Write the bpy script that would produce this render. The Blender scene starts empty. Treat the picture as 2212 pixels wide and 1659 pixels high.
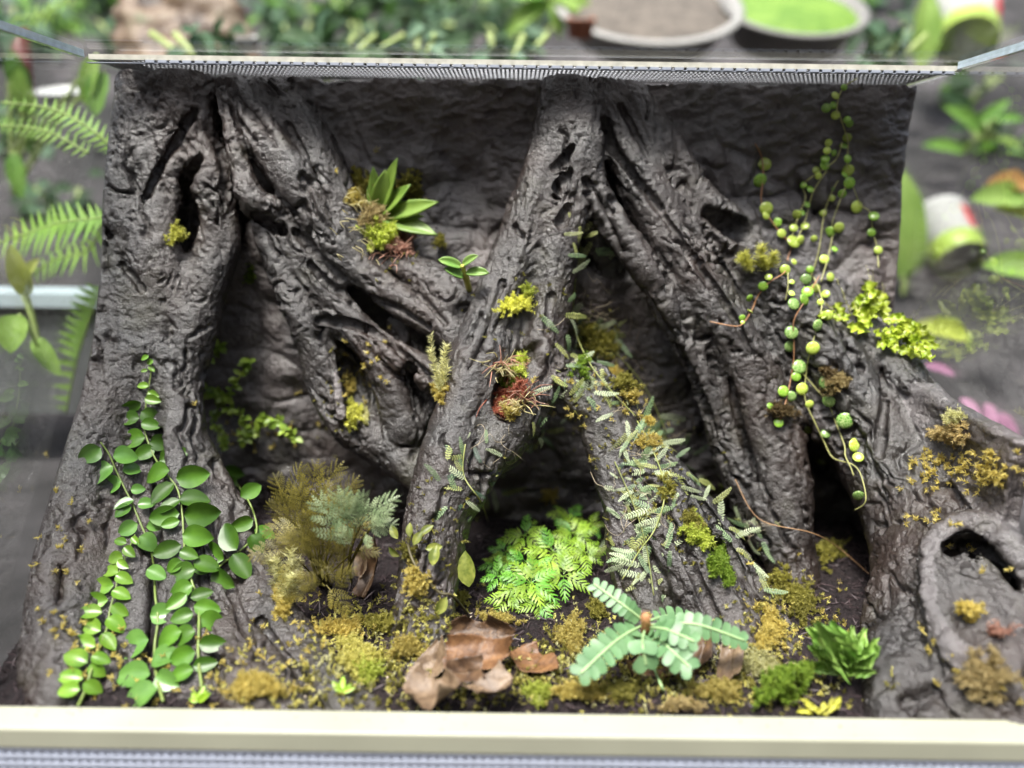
import bpy, math, random
import numpy as np
from mathutils import Vector, Matrix, Quaternion
from mathutils.bvhtree import BVHTree
random.seed(7); np.random.seed(7)
R = math.radians
S = bpy.context.scene
COL = S.collection

# ------------------------------------------------------------------ camera
PITCH, ROLL = 14.0, 0.8
CAM = Vector((0, 0, 0.30))
cd = bpy.data.cameras.new("camera"); cam = bpy.data.objects.new("camera", cd); COL.objects.link(cam)
CR = (Matrix.Rotation(R(90 - PITCH), 3, 'X') @ Matrix.Rotation(R(ROLL), 3, 'Z'))
cam.matrix_world = Matrix.Translation(CAM) @ CR.to_4x4()
cd.sensor_width = 36.0; cd.lens = 36.0 * 1828 / 2560
cd.clip_start = 0.01; cd.clip_end = 60
cd.dof.use_dof = True; cd.dof.focus_distance = 0.475; cd.dof.aperture_fstop = 2.35
S.camera = cam
FV, CU, CV = 1579.5, 1106.0, 829.5          # picture units: 2212 x 1659
def ray(u, v):
    return CR @ Vector(((u - CU) / FV, -(v - CV) / FV, -1.0))
def P(u, v, Y):                              # point seen at (u, v), Y metres in front of the camera
    d = ray(u, v); return CAM + d * (Y / d.y)
CRn = np.array(CR)
def Pn(u, v, Y):
    d = np.stack([(u - CU) / FV, -(v - CV) / FV, -np.ones_like(u)], -1) @ CRn.T
    return np.array(CAM) + d * (Y / d[..., 1])[..., None]
def pxsize(u, v, Y):                         # metres per picture unit there
    d = ray(u, v); return (Y / d.y) / FV

# ------------------------------------------------------------------ light
SUN_EL, SUN_AZ = 68.0, 208.0
w = bpy.data.worlds.new("World"); S.world = w; w.use_nodes = True
nt = w.node_tree
sky = nt.nodes.new('ShaderNodeTexSky'); sky.sky_type = 'NISHITA'; sky.sun_disc = False
sky.sun_elevation = R(SUN_EL); sky.sun_rotation = R(SUN_AZ); sky.air_density = 1.0; sky.dust_density = 4.0; sky.ozone_density = 1.0
bg = nt.nodes['Background']; bg.inputs[1].default_value = 0.075
hs_ = nt.nodes.new('ShaderNodeHueSaturation'); hs_.inputs['Saturation'].default_value = 0.55
nt.links.new(sky.outputs[0], hs_.inputs['Color']); nt.links.new(hs_.outputs[0], bg.inputs[0])
sl = bpy.data.lights.new("sun", 'SUN'); sun = bpy.data.objects.new("sun", sl); COL.objects.link(sun)
sl.energy = 1.5; sl.angle = R(14); sl.color = (1, 0.97, 0.92)
az = R(SUN_AZ)
sdir = Vector((math.sin(az) * math.cos(R(SUN_EL)), math.cos(az) * math.cos(R(SUN_EL)), math.sin(R(SUN_EL))))   # towards the sun
sun.rotation_euler = sdir.to_track_quat('Z', 'Y').to_euler()
S.view_settings.view_transform = 'Standard'; S.view_settings.look = 'None'
S.view_settings.exposure = 2.55; S.view_settings.gamma = 1.0
try: S.view_settings.use_curve_mapping = False
except Exception: pass
S.cycles.max_bounces = 8; S.cycles.transparent_max_bounces = 16
S.cycles.caustics_reflective = False; S.cycles.caustics_refractive = False

# ------------------------------------------------------------------ helpers
WM = {}
def tag(o, label=None, cat=None, group=None, kind=None):
    if label: o['label'] = label
    if cat: o['category'] = cat
    if group: o['group'] = group
    if kind: o['kind'] = kind
    return o
def link(name, data, parent=None, M=None):
    o = bpy.data.objects.new(name, data); COL.objects.link(o)
    M = M if M is not None else Matrix.Identity(4)
    WM[o] = M
    if parent is not None:
        o.parent = parent; o.matrix_basis = WM[parent].inverted() @ M
    else:
        o.matrix_basis = M
    return o
def thing(name, loc, label, cat, group=None):
    o = link(name, None, None, Matrix.Translation(loc)); o.empty_display_size = 0.01
    return tag(o, label, cat, group)
def mesh(name, v, f, mat=None, smooth=True):
    me = bpy.data.meshes.new(name)
    if isinstance(v, np.ndarray) and isinstance(f, np.ndarray):
        n = len(f); k = f.shape[1]
        me.vertices.add(len(v)); me.vertices.foreach_set('co', np.ascontiguousarray(v, np.float32).ravel())
        me.loops.add(n * k); me.loops.foreach_set('vertex_index', np.ascontiguousarray(f, np.int32).ravel())
        me.polygons.add(n); me.polygons.foreach_set('loop_start', np.arange(0, n * k, k, dtype=np.int32))
        me.update(calc_edges=True); me.validate()
    else:
        me.from_pydata([tuple(p) for p in v], [], f)
    me.polygons.foreach_set('use_smooth', np.full(len(me.polygons), smooth, bool))
    if mat: me.materials.append(mat)
    me.update()
    return me
class MB:                                     # collects verts and faces
    def __init__(s): s.v = []; s.f = []
    def add(s, v, f):
        b = len(s.v); s.v += [Vector(p) for p in v]; s.f += [tuple(b + i for i in q) for q in f]
    def box(s, lo, hi):
        x0, y0, z0 = lo; x1, y1, z1 = hi
        s.add([(x0,y0,z0),(x1,y0,z0),(x1,y1,z0),(x0,y1,z0),(x0,y0,z1),(x1,y0,z1),(x1,y1,z1),(x0,y1,z1)],
              [(0,3,2,1),(4,5,6,7),(0,1,5,4),(1,2,6,5),(2,3,7,6),(3,0,4,7)])
    def tube(s, pts, rad, n=6):
        pts = [Vector(p) for p in pts]; m = len(pts)
        if not hasattr(rad, '__len__'): rad = [rad] * m
        b = len(s.v); ref = None
        for i, p in enumerate(pts):
            t = (pts[min(i+1, m-1)] - pts[max(i-1, 0)])
            t = t.normalized() if t.length > 1e-9 else Vector((0,0,1))
            if ref is None:
                ref = t.orthogonal().normalized()
            ref = (ref - t * ref.dot(t)); ref = ref.normalized() if ref.length > 1e-6 else t.orthogonal().normalized()
            bi = t.cross(ref)
            for k in range(n):
                a = 2 * math.pi * k / n
                s.v.append(p + (ref * math.cos(a) + bi * math.sin(a)) * rad[i])
        for i in range(m - 1):
            for k in range(n):
                s.f.append((b+i*n+k, b+i*n+(k+1)%n, b+(i+1)*n+(k+1)%n, b+(i+1)*n+k))
        s.f.append(tuple(b + k for k in range(n))[::-1]); s.f.append(tuple(b + (m-1)*n + k for k in range(n)))
    def lathe(s, prof, c=(0,0,0), n=32):
        b = len(s.v); m = len(prof)
        for (r, z) in prof:
            for k in range(n):
                a = 2*math.pi*k/n; s.v.append(Vector((c[0]+r*math.cos(a), c[1]+r*math.sin(a), c[2]+z)))
        for i in range(m-1):
            for k in range(n):
                s.f.append((b+i*n+k, b+i*n+(k+1)%n, b+(i+1)*n+(k+1)%n, b+(i+1)*n+k))
    def mesh(s, name, mat=None, smooth=True): return mesh(name, s.v, s.f, mat, smooth)
def spline(pts, n=8):                         # Catmull-Rom through points
    pts = [Vector(p) for p in pts]
    if len(pts) < 3:
        return [pts[0].lerp(pts[-1], i / n) for i in range(n + 1)]
    out = []
    for i in range(len(pts) - 1):
        p0, p1, p2, p3 = pts[max(i-1,0)], pts[i], pts[i+1], pts[min(i+2, len(pts)-1)]
        for k in range(n):
            t = k / n
            out.append(0.5*((2*p1)+(p2-p0)*t+(2*p0-5*p1+4*p2-p3)*t*t+(3*p1-p0-3*p2+p3)*t**3))
    out.append(pts[-1]); return out

# ------------------------------------------------------------------ numpy noise
_rng = np.random.RandomState(3)
_perm = _rng.permutation(4096).astype(np.int32)
_grad = _rng.normal(size=(4096, 3)).astype(np.float32); _grad /= np.linalg.norm(_grad, axis=1)[:, None]
_rnd = _rng.rand(4096, 4).astype(np.float32)
def _h(i, j, k): return _perm[(_perm[(_perm[i & 4095] + j) & 4095] + k) & 4095]
def noise(p):
    i = np.floor(p).astype(np.int32); f = (p - i).astype(np.float32); u = f*f*f*(f*(f*6-15)+10)
    out = np.zeros(len(p), np.float32)
    for a in (0, 1):
        wa = u[:,0] if a else 1-u[:,0]
        for b in (0, 1):
            wb = wa * (u[:,1] if b else 1-u[:,1])
            for c in (0, 1):
                g = _grad[_h(i[:,0]+a, i[:,1]+b, i[:,2]+c)]
                d = (f[:,0]-a)*g[:,0] + (f[:,1]-b)*g[:,1] + (f[:,2]-c)*g[:,2]
                out += wb * (u[:,2] if c else 1-u[:,2]) * d
    return out * 1.5
def fbm(p, o=3, g=0.5):
    s = np.zeros(len(p), np.float32); a = 1.0
    for k in range(o):
        s += a * noise(p * 2.03**k + 17.3*k); a *= g
    return s
def worley(p):                                # distance to nearest and second nearest feature point
    i = np.floor(p).astype(np.int32); d1 = np.full(len(p), 9.0, np.float32); d2 = d1.copy()
    for a in (-1,0,1):
        for b in (-1,0,1):
            for c in (-1,0,1):
                r = _rnd[_h(i[:,0]+a, i[:,1]+b, i[:,2]+c)]
                q = np.sqrt((i[:,0]+a+r[:,0]-p[:,0])**2 + (i[:,1]+b+r[:,1]-p[:,1])**2 + (i[:,2]+c+r[:,2]-p[:,2])**2)
                d2 = np.where(q < d1, d1, np.minimum(d2, q)); d1 = np.minimum(d1, q)
    return d1, d2
def sstep(a, b, x):
    t = np.clip((x - a) / (b - a), 0, 1); return t*t*(3-2*t)

# ------------------------------------------------------------------ materials
MATS = {}
def nmat(name):
    m = bpy.data.materials.new(name); m.use_nodes = True; MATS[name] = m
    return m, m.node_tree, m.node_tree.nodes['Principled BSDF']
def add(nt, t, **kw):
    n = nt.nodes.new(t)
    for k, v in kw.items():
        if k in n.inputs.keys(): n.inputs[k].default_value = v
        else: setattr(n, k, v)
    return n
def ramp(nt, fac, stops):
    r = nt.nodes.new('ShaderNodeValToRGB'); e = r.color_ramp.elements
    while len(e) < len(stops): e.new(0.5)
    for k, (p, c) in enumerate(stops): e[k].position = p; e[k].color = (*c, 1)
    nt.links.new(fac, r.inputs[0]); return r
def coords(nt): return add(nt, 'ShaderNodeNewGeometry').outputs['Position']
def bump(nt, h, bsdf, dist, strength=1.0, prev=None):
    b = add(nt, 'ShaderNodeBump'); b.inputs['Distance'].default_value = dist; b.inputs['Strength'].default_value = strength
    nt.links.new(h, b.inputs['Height'])
    if prev is not None: nt.links.new(prev.outputs[0], b.inputs['Normal'])
    nt.links.new(b.outputs[0], bsdf.inputs['Normal']); return b
def plain(name, col, rough=0.5, var=0.25, scale=60, bmp=0.0, spec=0.5, trans=0.0, hue=None):
    """base colour that drifts a little over the surface"""
    m, nt, b = nmat(name)
    nz = add(nt, 'ShaderNodeTexNoise', Scale=scale, Detail=4.0)
    if hue is not None:
        oi = add(nt, 'ShaderNodeObjectInfo')
    nt.links.new(coords(nt), nz.inputs['Vector'])
    c0 = tuple(x*(1-var) for x in col); c1 = tuple(min(1, x*(1+var)) for x in col)
    r = ramp(nt, nz.outputs[0], [(0.3, c0), (0.7, c1)])
    b.inputs['Roughness'].default_value = rough; b.inputs['Specular IOR Level'].default_value = spec
    nt.links.new(r.outputs[0], b.inputs['Base Color'])
    if bmp: bump(nt, nz.outputs[0], b, bmp)
    return m
def leafmat(name, col, col2=None, rough=0.4, trans=0.25, var=0.3, scale=90, rnd=0.25, veins=None):
    """leaf: two tones, object-random value, some light through"""
    m, nt, b = nmat(name)
    col2 = col2 or tuple(x*1.4 for x in col)
    nz = add(nt, 'ShaderNodeTexNoise', Scale=scale, Detail=3.0)
    nt.links.new(coords(nt), nz.inputs['Vector'])
    r = ramp(nt, nz.outputs[0], [(0.35, col), (0.68, col2)])
    oi = add(nt, 'ShaderNodeObjectInfo')
    mr = add(nt, 'ShaderNodeMapRange'); mr.inputs['To Min'].default_value = 1-rnd; mr.inputs['To Max'].default_value = 1+rnd
    nt.links.new(oi.outputs['Random'], mr.inputs[0])
    hs = add(nt, 'ShaderNodeHueSaturation'); nt.links.new(mr.outputs[0], hs.inputs['Value']); nt.links.new(r.outputs[0], hs.inputs['Color'])
    out = hs.outputs[0]
    nt.links.new(out, b.inputs['Base Color']); b.inputs['Roughness'].default_value = rough
    if trans:
        tr = add(nt, 'ShaderNodeBsdfTranslucent'); nt.links.new(out, tr.inputs[0])
        mx = add(nt, 'ShaderNodeMixShader'); mx.inputs[0].default_value = trans
        nt.links.new(b.outputs[0], mx.inputs[1]); nt.links.new(tr.outputs[0], mx.inputs[2])
        nt.links.new(mx.outputs[0], nt.nodes['Material Output'].inputs[0])
    return m
# ------------------------------------------------------------------ root wall: one moulded relief
def rootmat(name, lo, hi, red, rough=(0.26, 0.5), fine=0.0009):
    m, nt, b = nmat(name); pos = coords(nt)
    n1 = add(nt, 'ShaderNodeTexNoise', Scale=28.0, Detail=6.0, Roughness=0.6); nt.links.new(pos, n1.inputs['Vector'])
    n2 = add(nt, 'ShaderNodeTexNoise', Scale=560.0, Detail=5.0, Roughness=0.65); nt.links.new(pos, n2.inputs['Vector'])
    n3 = add(nt, 'ShaderNodeTexNoise', Scale=11.0, Detail=3.0); nt.links.new(pos, n3.inputs['Vector'])
    n4 = add(nt, 'ShaderNodeTexNoise', Scale=900.0, Detail=2.0, Roughness=0.6); nt.links.new(pos, n4.inputs['Vector'])
    r1 = ramp(nt, n1.outputs[0], [(0.3, lo), (0.7, hi)])
    r3 = ramp(nt, n3.outputs[0], [(0.45, (0,0,0)), (0.7, (1,1,1))])
    mx = add(nt, 'ShaderNodeMix', data_type='RGBA'); mx.inputs[7].default_value = (*red, 1)
    nt.links.new(r3.outputs[0], mx.inputs[0]); nt.links.new(r1.outputs[0], mx.inputs[6])
    n5 = add(nt, 'ShaderNodeTexNoise', Scale=17.0, Detail=5.0, Roughness=0.7); nt.links.new(pos, n5.inputs['Vector'])
    r5 = ramp(nt, n5.outputs[0], [(0.54, (0,0,0)), (0.72, (.7,.7,.7))]); m5 = add(nt, 'ShaderNodeMix', data_type='RGBA'); m5.inputs[7].default_value = (0.028, 0.025, 0.010, 1)
    nt.links.new(r5.outputs[0], m5.inputs[0]); nt.links.new(mx.outputs[2], m5.inputs[6])
    nt.links.new(m5.outputs[2], b.inputs['Base Color'])
    rr = add(nt, 'ShaderNodeMapRange'); rr.inputs['From Min'].default_value = 0.3; rr.inputs['From Max'].default_value = 0.7
    rr.inputs['To Min'].default_value = rough[0]; rr.inputs['To Max'].default_value = rough[1]
    nt.links.new(n1.outputs[0], rr.inputs[0]); nt.links.new(rr.outputs[0], b.inputs['Roughness'])
    b.inputs['Specular IOR Level'].default_value = 0.5
    b.inputs['Coat Weight'].default_value = 0.7; b.inputs['Coat Roughness'].default_value = 0.13
    b1 = bump(nt, n2.outputs[0], b, fine*1.2)
    b2 = bump(nt, n4.outputs[0], b, fine*0.62, prev=b1); nt.links.new(b2.outputs[0], b.inputs['Coat Normal'])
    return m
M_root = rootmat('wet_bark', (0.005, 0.0038, 0.0034), (0.021, 0.0160, 0.0138), (0.028, 0.0160, 0.0120), (0.34, 0.5))
M_panel = rootmat('wet_foam_panel', (0.032, 0.0285, 0.0288), (0.090, 0.081, 0.082), (0.072, 0.055, 0.050), (0.28, 0.42))

VOX = 0.0012
XW0, XW1, YB, ZT = -0.2955, 0.3015, 0.588, 0.389      # tank inside: left, right, back panel face, top
# chains: (u, v, half width, Y)
ROOTS = [
 ('thick left root', [
  [(322,135,56,.583),(298,300,58,.572),(272,450,60,.558),(264,600,64,.545),(258,750,68,.525),(222,900,76,.498),(188,1050,84,.465),(170,1200,88,.43),(160,1350,88,.392),(158,1500,88,.355),(150,1650,84,.335)],
  [(400,150,60,.585),(432,300,54,.57),(468,420,40,.558),(472,540,42,.552),(430,650,52,.543),(392,800,58,.525),(388,950,66,.498),(398,1100,74,.465),(412,1250,78,.43),(420,1400,80,.392),(440,1540,80,.355),(450,1660,80,.335)],
  [(368,190,50,.572),(352,330,60,.568),(345,460,66,.560),(342,600,76,.546),(322,800,78,.528),(300,1000,84,.493),(292,1200,88,.443),(298,1400,88,.395),(300,1560,90,.355)],
  [(440,980,30,.495),(490,1120,42,.466),(550,1260,50,.432),(630,1390,56,.388),(720,1490,56,.354),(800,1570,46,.334)],
  [(462,1230,38,.438),(512,1360,46,.398),(580,1480,52,.354),(640,1600,54,.328)],
  [(480,1380,40,.385),(520,1500,46,.348),(560,1620,46,.325)],
 ]),
 ('short knotted root', [
  [(486,205,24,.562),(500,290,25,.556),(522,370,27,.55),(548,438,38,.545),(600,448,24,.548)],
 ]),
 ('long slanting root', [
  [(508,195,32,.575),(575,300,40,.562),(640,400,44,.556),(700,500,42,.55),(770,585,36,.545),(850,640,32,.538),(940,695,32,.53),(1000,745,36,.522)],
  [(575,180,34,.585),(655,280,46,.576),(705,380,46,.57),(750,470,46,.566),(830,560,42,.56),(920,605,45,.552),(990,660,45,.54)],
  [(600,470,36,.556),(655,565,36,.548),(725,650,34,.54),(800,735,34,.53),(890,790,30,.522),(960,830,36,.515)],
 ]),
 ('drooping root with a knot hole', [
  [(585,490,38,.555),(635,620,36,.545),(680,740,38,.538),(705,840,42,.532),(760,925,54,.524),(850,985,44,.516),(915,1035,36,.503)],
  [(700,740,40,.552),(755,830,46,.548),(800,920,46,.538)],
  [(870,700,30,.552),(900,790,34,.545),(930,880,40,.53)],
  [(730,690,36,.54),(800,760,30,.53),(845,850,32,.524),(870,930,38,.518)],
 ]),
 ('central trunk root', [
  [(1225,160,50,.58),(1200,300,52,.57),(1160,430,56,.558),(1120,560,58,.545),(1075,680,62,.528),(1040,800,74,.508),(1010,900,74,.49),(970,1000,74,.468),(945,1100,70,.45),(930,1200,70,.43),(918,1300,70,.41),(905,1440,76,.388)],
  [(1252,160,44,.582),(1250,300,52,.566),(1225,430,52,.555),(1205,560,50,.542),(1188,680,48,.527),(1165,790,50,.51),(1125,890,56,.494),(1060,970,52,.475),(1000,1060,50,.458)],
 ]),
 ('middle arching root', [
  [(1195,760,24,.515),(1238,840,38,.505),(1305,915,44,.495),(1375,1010,58,.48),(1425,1120,70,.46),(1480,1220,78,.438),(1540,1320,84,.418),(1590,1430,84,.395)],
  [(1215,800,34,.52),(1290,830,40,.515),(1360,900,38,.505)],
  [(1285,950,34,.492),(1335,1080,42,.47),(1365,1200,50,.447),(1400,1320,56,.424),(1425,1430,60,.40)],
  [(1425,985,32,.484),(1510,1100,36,.464),(1585,1210,40,.442),(1640,1310,40,.42),(1700,1420,40,.398)],
 ]),
 ('right slanting root', [
  [(1290,170,40,.585),(1345,320,44,.572),(1410,450,50,.562),(1480,560,54,.552),(1545,680,58,.545),(1610,800,62,.54),(1650,930,66,.53),(1685,1050,62,.515),(1705,1180,52,.495),(1735,1290,40,.475)],
  [(1258,430,30,.562),(1285,510,34,.57),(1312,570,26,.578)],
  [(1530,520,24,.572),(1580,600,34,.566),(1640,710,40,.557),(1695,820,42,.546),(1735,920,36,.533)],
  [(1272,290,26,.565),(1290,420,26,.555),(1335,505,26,.548),(1400,590,28,.542),(1465,700,30,.538),(1525,830,34,.535),(1580,980,38,.525),(1640,1130,36,.505),(1720,1250,36,.48)],
 ]),
 ('broad right root', [
  [(1355,220,38,.59),(1425,330,44,.58),(1505,430,46,.572),(1600,530,50,.562),(1690,640,54,.552),(1770,750,62,.54),(1835,850,66,.525),(1895,950,70,.505),(1955,1050,78,.478),(2015,1140,100,.45),(2060,1260,140,.418),(2090,1400,170,.385),(2110,1560,190,.355)],
  [(1810,900,36,.53),(1862,1020,42,.505),(1912,1120,46,.475),(1938,1230,52,.442),(1930,1330,60,.41),(1925,1430,70,.378),(1920,1540,76,.352)],
  [(1790,660,40,.57),(1875,750,50,.555),(1960,830,58,.53),(2040,930,68,.50),(2120,1030,84,.468),(2200,1130,105,.435),(2260,1260,130,.405),(2290,1420,150,.375)],
 ]),
]
# grooves and hollows: capsules (u, v, half width, Y) carved out
# (u, v, half width, how far its centre lies under the surface in half widths)
CARVE = [
 [(425,238,8,.3),(408,256,12,.2),(392,285,10,.45),(365,330,11,.55),(340,380,11,.6),(318,425,8,.6)],
 [(432,345,9,.5),(415,385,26,.8),(396,430,42,1.0),(382,485,56,1.08),(384,540,50,1.12)],
 [(262,572,7,.1),(282,594,11,.1),(304,626,9,.3)],
 [(234,492,7,.1),(240,508,12,.1)],
 [(470,260,7,.2),(478,330,10,.2),(488,400,10,.2),(505,440,8,.2)],
 [(520,215,8,.2),(560,262,12,.1),(600,320,8,.2)],
 [(552,330,8,.3),(590,400,8,.2),(640,462,7,.3)],
 [(560,470,16,.1),(610,500,12,.1)],
 [(640,500,8,.2),(690,552,7,.2),(740,600,6,.2)],
 [(670,570,7,.2),(720,622,12,.1),(790,640,12,.1),(860,664,9,.2),(930,708,6,.3)],
 [(840,590,6,.2),(905,640,8,.2),(965,700,7,.2)],
 [(690,690,8,.2),(760,700,13,.1),(830,730,14,.1),(880,775,14,0),(930,815,12,0)],
 [(735,775,22,.3),(765,825,34,.2),(772,880,30,.4)],
 [(880,800,20,0),(905,850,22,0),(905,905,14,0)],
 [(1304,262,12,.1),(1312,300,16,.1),(1345,345,11,.2),(1378,390,12,.1),(1424,450,13,.1)],
 [(1268,390,8,.1),(1300,440,10,.1),(1350,540,12,0)],
 [(1236,318,6,.1),(1212,350,9,.2),(1198,362,6,.2)], [(1228,372,7,.2),(1205,402,9,.1)],
 [(1228,448,6,.1),(1212,478,11,.1)],
 [(1530,460,16,.2),(1580,486,30,.1),(1625,500,28,.1)],
 [(1405,430,7,.2),(1450,490,8,.2),(1500,560,8,.2),(1570,660,8,.2),(1625,765,8,.2)],
 [(1165,740,10,.2),(1140,760,20,.2),(1112,805,30,.3),(1098,855,40,.35),(1098,895,22,.4)],
 [(1496,1130,20,.3),(1545,1190,26,.3),(1572,1245,18,.3)],
 [(1745,600,8,.2),(1800,700,8,.2),(1860,790,7,.3)],
 [(1905,800,8,.2),(1912,860,10,.1),(1905,930,12,.1),(1898,985,8,.2)],
 [(1740,925,18,0),(1775,1010,20,0)],
 [(2050,1185,14,.3),(2080,1180,18,.35),(2125,1188,20,.35),(2172,1220,17,.35),(2190,1270,13,.35)],
 [(2090,1235,50,.8),(2105,1290,80,.8),(2110,1350,72,.8)],
 [(2010,1500,26,.1),(1960,1520,24,.1)],[(2120,1500,22,.1),(2190,1530,26,.1)],
 [(345,930,7,.2),(340,1080,10,.2),(332,1250,12,.2),(322,1400,12,.2),(318,1500,10,.2)],
 [(465,1120,7,.2),(492,1250,9,.1),(540,1380,9,.1),(600,1500,9,.1)],
 [(430,1180,6,.2),(450,1330,8,.2),(480,1480,9,.2)],
 [(560,1340,7,.1),(625,1430,8,.1),(700,1530,8,.1)],
 [(130,1230,12,.2),(125,1300,18,.1)],
 [(1440,1100,6,.1),(1500,1240,9,.1),(1545,1340,8,.1)],
 [(1380,1130,6,.1),(1425,1240,10,0),(1450,1320,9,0)],
 [(1475,1040,6,.1),(1540,1120,8,.1),(1600,1240,9,.1)],
 [(962,1060,6,.2),(930,1180,8,.1),(905,1290,7,.2)],
 [(1085,610,6,.2),(1050,720,7,.2),(1012,800,6,.3)],
 [(1190,640,6,.2),(1180,720,7,.2)],
 [(1395,620,7,.1),(1450,720,8,.1),(1490,800,9,.1),(1530,900,9,.1)],
 [(1580,820,8,.1),(1600,920,10,.1),(1640,1040,9,.1)],
 [(1340,230,8,.1),(1380,300,9,.1),(1400,340,7,.2)],
 [(620,270,7,.2),(660,340,8,.1),(690,400,7,.2)],
]
x = np.arange(-0.302, 0.308, VOX, dtype=np.float32); y = np.arange(0.285, 0.626, VOX, dtype=np.float32); z = np.arange(0.0, 0.40, VOX, dtype=np.float32)
G = np.empty((len(x), len(y), len(z)), np.float32)
# the flat panel at the back, gently wavy
xx, zz = np.meshgrid(x, z, indexing='ij'); pw = np.stack([xx.ravel()*14, np.zeros(xx.size, np.float32), zz.ravel()*14], -1)
wave = (fbm(pw, 3) * 0.008).reshape(xx.shape)
zrec = -0.014 * sstep(0.30, 0.24, zz)
G[:] = (YB + wave + zrec)[:, None, :] - y[None, :, None]
side = np.maximum(np.maximum((0.290 - x)[:,None,None], (0.40 - y)[None,:,None]), (z - 0.175)[None,None,:] + 0.05*np.abs(y-0.5)[None,:,None])
np.minimum(G, side, out=G); del side
def seg_world(ch):
    pts = [(np.array(P(u, v, Y), np.float32), hw * pxsize(u, v, Y)) for (u, v, hw, Y) in ch]
    return pts
def blockrange(lo, hi):
    ix = np.searchsorted(x, lo[0]), np.searchsorted(x, hi[0]); iy = np.searchsorted(y, lo[1]), np.searchsorted(y, hi[1]); iz = np.searchsorted(z, lo[2]), np.searchsorted(z, hi[2])
    return slice(*ix), slice(*iy), slice(*iz)
def segdist(p3, a, ra, b, rb):                # p3: tuple of broadcast arrays
    ab = b - a; L = float(ab @ ab) + 1e-12
    t = ((p3[0]-a[0])*ab[0] + (p3[1]-a[1])*ab[1] + (p3[2]-a[2])*ab[2]) / L
    t = np.clip(t, 0, 1)
    return np.sqrt((p3[0]-a[0]-t*ab[0])**2 + (p3[1]-a[1]-t*ab[1])**2 + (p3[2]-a[2]-t*ab[2])**2) - (ra + (rb-ra)*t)
def densify(ch):
    pts = [Vector((c[0], c[1], c[2], c[3])) for c in ch]
    if len(pts) == 1: return ch * 2
    if len(pts) < 3: return ch
    out = []
    for i in range(len(pts)-1):
        p0, p1, p2, p3 = pts[max(i-1,0)], pts[i], pts[i+1], pts[min(i+2, len(pts)-1)]
        for k in range(3):
            t = k/3; out.append(tuple(0.5*((2*p1)+(p2-p0)*t+(2*p0-5*p1+4*p2-p3)*t*t+(3*p1-p0-3*p2+p3)*t**3)))
    out.append(tuple(pts[-1])); return out
SEGS = []                                     # (root index, a, ra, b, rb)
def union(chain, k, ri):
    pw = seg_world(densify(chain))
    # whole chain first, so that its own joints do not bulge
    lo = np.min([p - r - k - 0.004 for p, r in pw], 0); hi = np.max([p + r + k + 0.004 for p, r in pw], 0)
    bx, by, bz = blockrange(lo, hi)
    D = np.full((bx.stop-bx.start, by.stop-by.start, bz.stop-bz.start), 1.0, np.float32)
    for (a, ra), (b, rb) in zip(pw[:-1], pw[1:]):
        m = max(ra, rb) + k + 0.004
        sx, sy, sz = blockrange(np.minimum(a, b) - m, np.maximum(a, b) + m)
        sx, sy, sz = [slice(max(i_.start, j_.start), max(min(i_.stop, j_.stop), max(i_.start, j_.start))) for i_, j_ in zip((sx, sy, sz), (bx, by, bz))]
        if 0 in (sx.stop-sx.start, sy.stop-sy.start, sz.stop-sz.start): continue
        d = segdist((x[sx][:,None,None], y[sy][None,:,None], z[sz][None,None,:]), a, ra, b, rb)
        q = (slice(sx.start-bx.start, sx.stop-bx.start), slice(sy.start-by.start, sy.stop-by.start), slice(sz.start-bz.start, sz.stop-bz.start))
        D[q] = np.minimum(D[q], d)
        if ri is not None: SEGS.append((ri, a, ra, b, rb))
    return (bx, by, bz), D
for ri, (nm, chains) in enumerate(ROOTS):
    for ch in chains:
        k = (0.010, 0.0065, 0.0065, 0.0065, 0.0065, 0.0065, 0.008, 0.018)[ri]
        q, D = union(ch, k, ri)
        if 0 in D.shape: continue
        g = G[q]; h = np.clip(0.5 + 0.5*(g - D)/k, 0, 1)
        G[q] = g*(1-h) + D*h - k*h*(1-h)
def march(u, v):                              # first solid voxel along a sight line
    d = np.array(ray(u, v)); s_ = np.arange(0.28, 0.625, 0.0008)
    p = np.array(CAM) + d[None]*(s_/d[1])[:,None]
    i = np.clip(np.round((p - [x[0], y[0], z[0]])/VOX).astype(int), 0, np.array(G.shape)-1)
    g = G[i[:,0], i[:,1], i[:,2]] < 0
    return s_[np.argmax(g)] if g.any() else 0.6
RIMS = [[(2020,1180,24,-.1),(2060,1140,26,-.2),(2120,1140,28,-.2),(2180,1175,28,-.2),(2212,1240,26,-.2)],
 [(2015,1190,20,.1),(2010,1260,22,0),(2025,1340,24,0),(2060,1410,26,0),(2120,1440,28,0)],
 [(1170,745,14,0),(1188,800,15,0),(1180,860,15,.1)], [(715,760,14,0),(722,830,16,0),(740,900,16,0)]]
for ch in [[(u, v, hw, march(u, v) + f*hw*pxsize(u, v, 0.5)) for (u, v, hw, f) in c_] for c_ in RIMS]:
    k = 0.006
    q, D = union(ch, k, None)
    if 0 in D.shape: continue
    g = G[q]; h = np.clip(0.5 + 0.5*(g - D)/k, 0, 1); G[q] = g*(1-h) + D*h - k*h*(1-h)
CW = [[(u, v, hw, march(u, v) + f*hw*pxsize(u, v, 0.5)) for (u, v, hw, f) in ch] for ch in CARVE]
CW += [[(u, v, hw*.8, Y + 1.1*hw*pxsize(u, v, 0.5)) for (u, v, hw, Y) in ch] for ch in CW if max(c_[2] for c_ in ch) < 33]
for ch in CW:
    k = 0.0018
    q, D = union(ch, k, None)
    if 0 in D.shape: continue
    g = G[q]; h = np.clip(0.5 - 0.5*(g + D)/k, 0, 1)
    G[q] = g*(1-h) - D*h + k*h*(1-h)
del D, g, h
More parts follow.
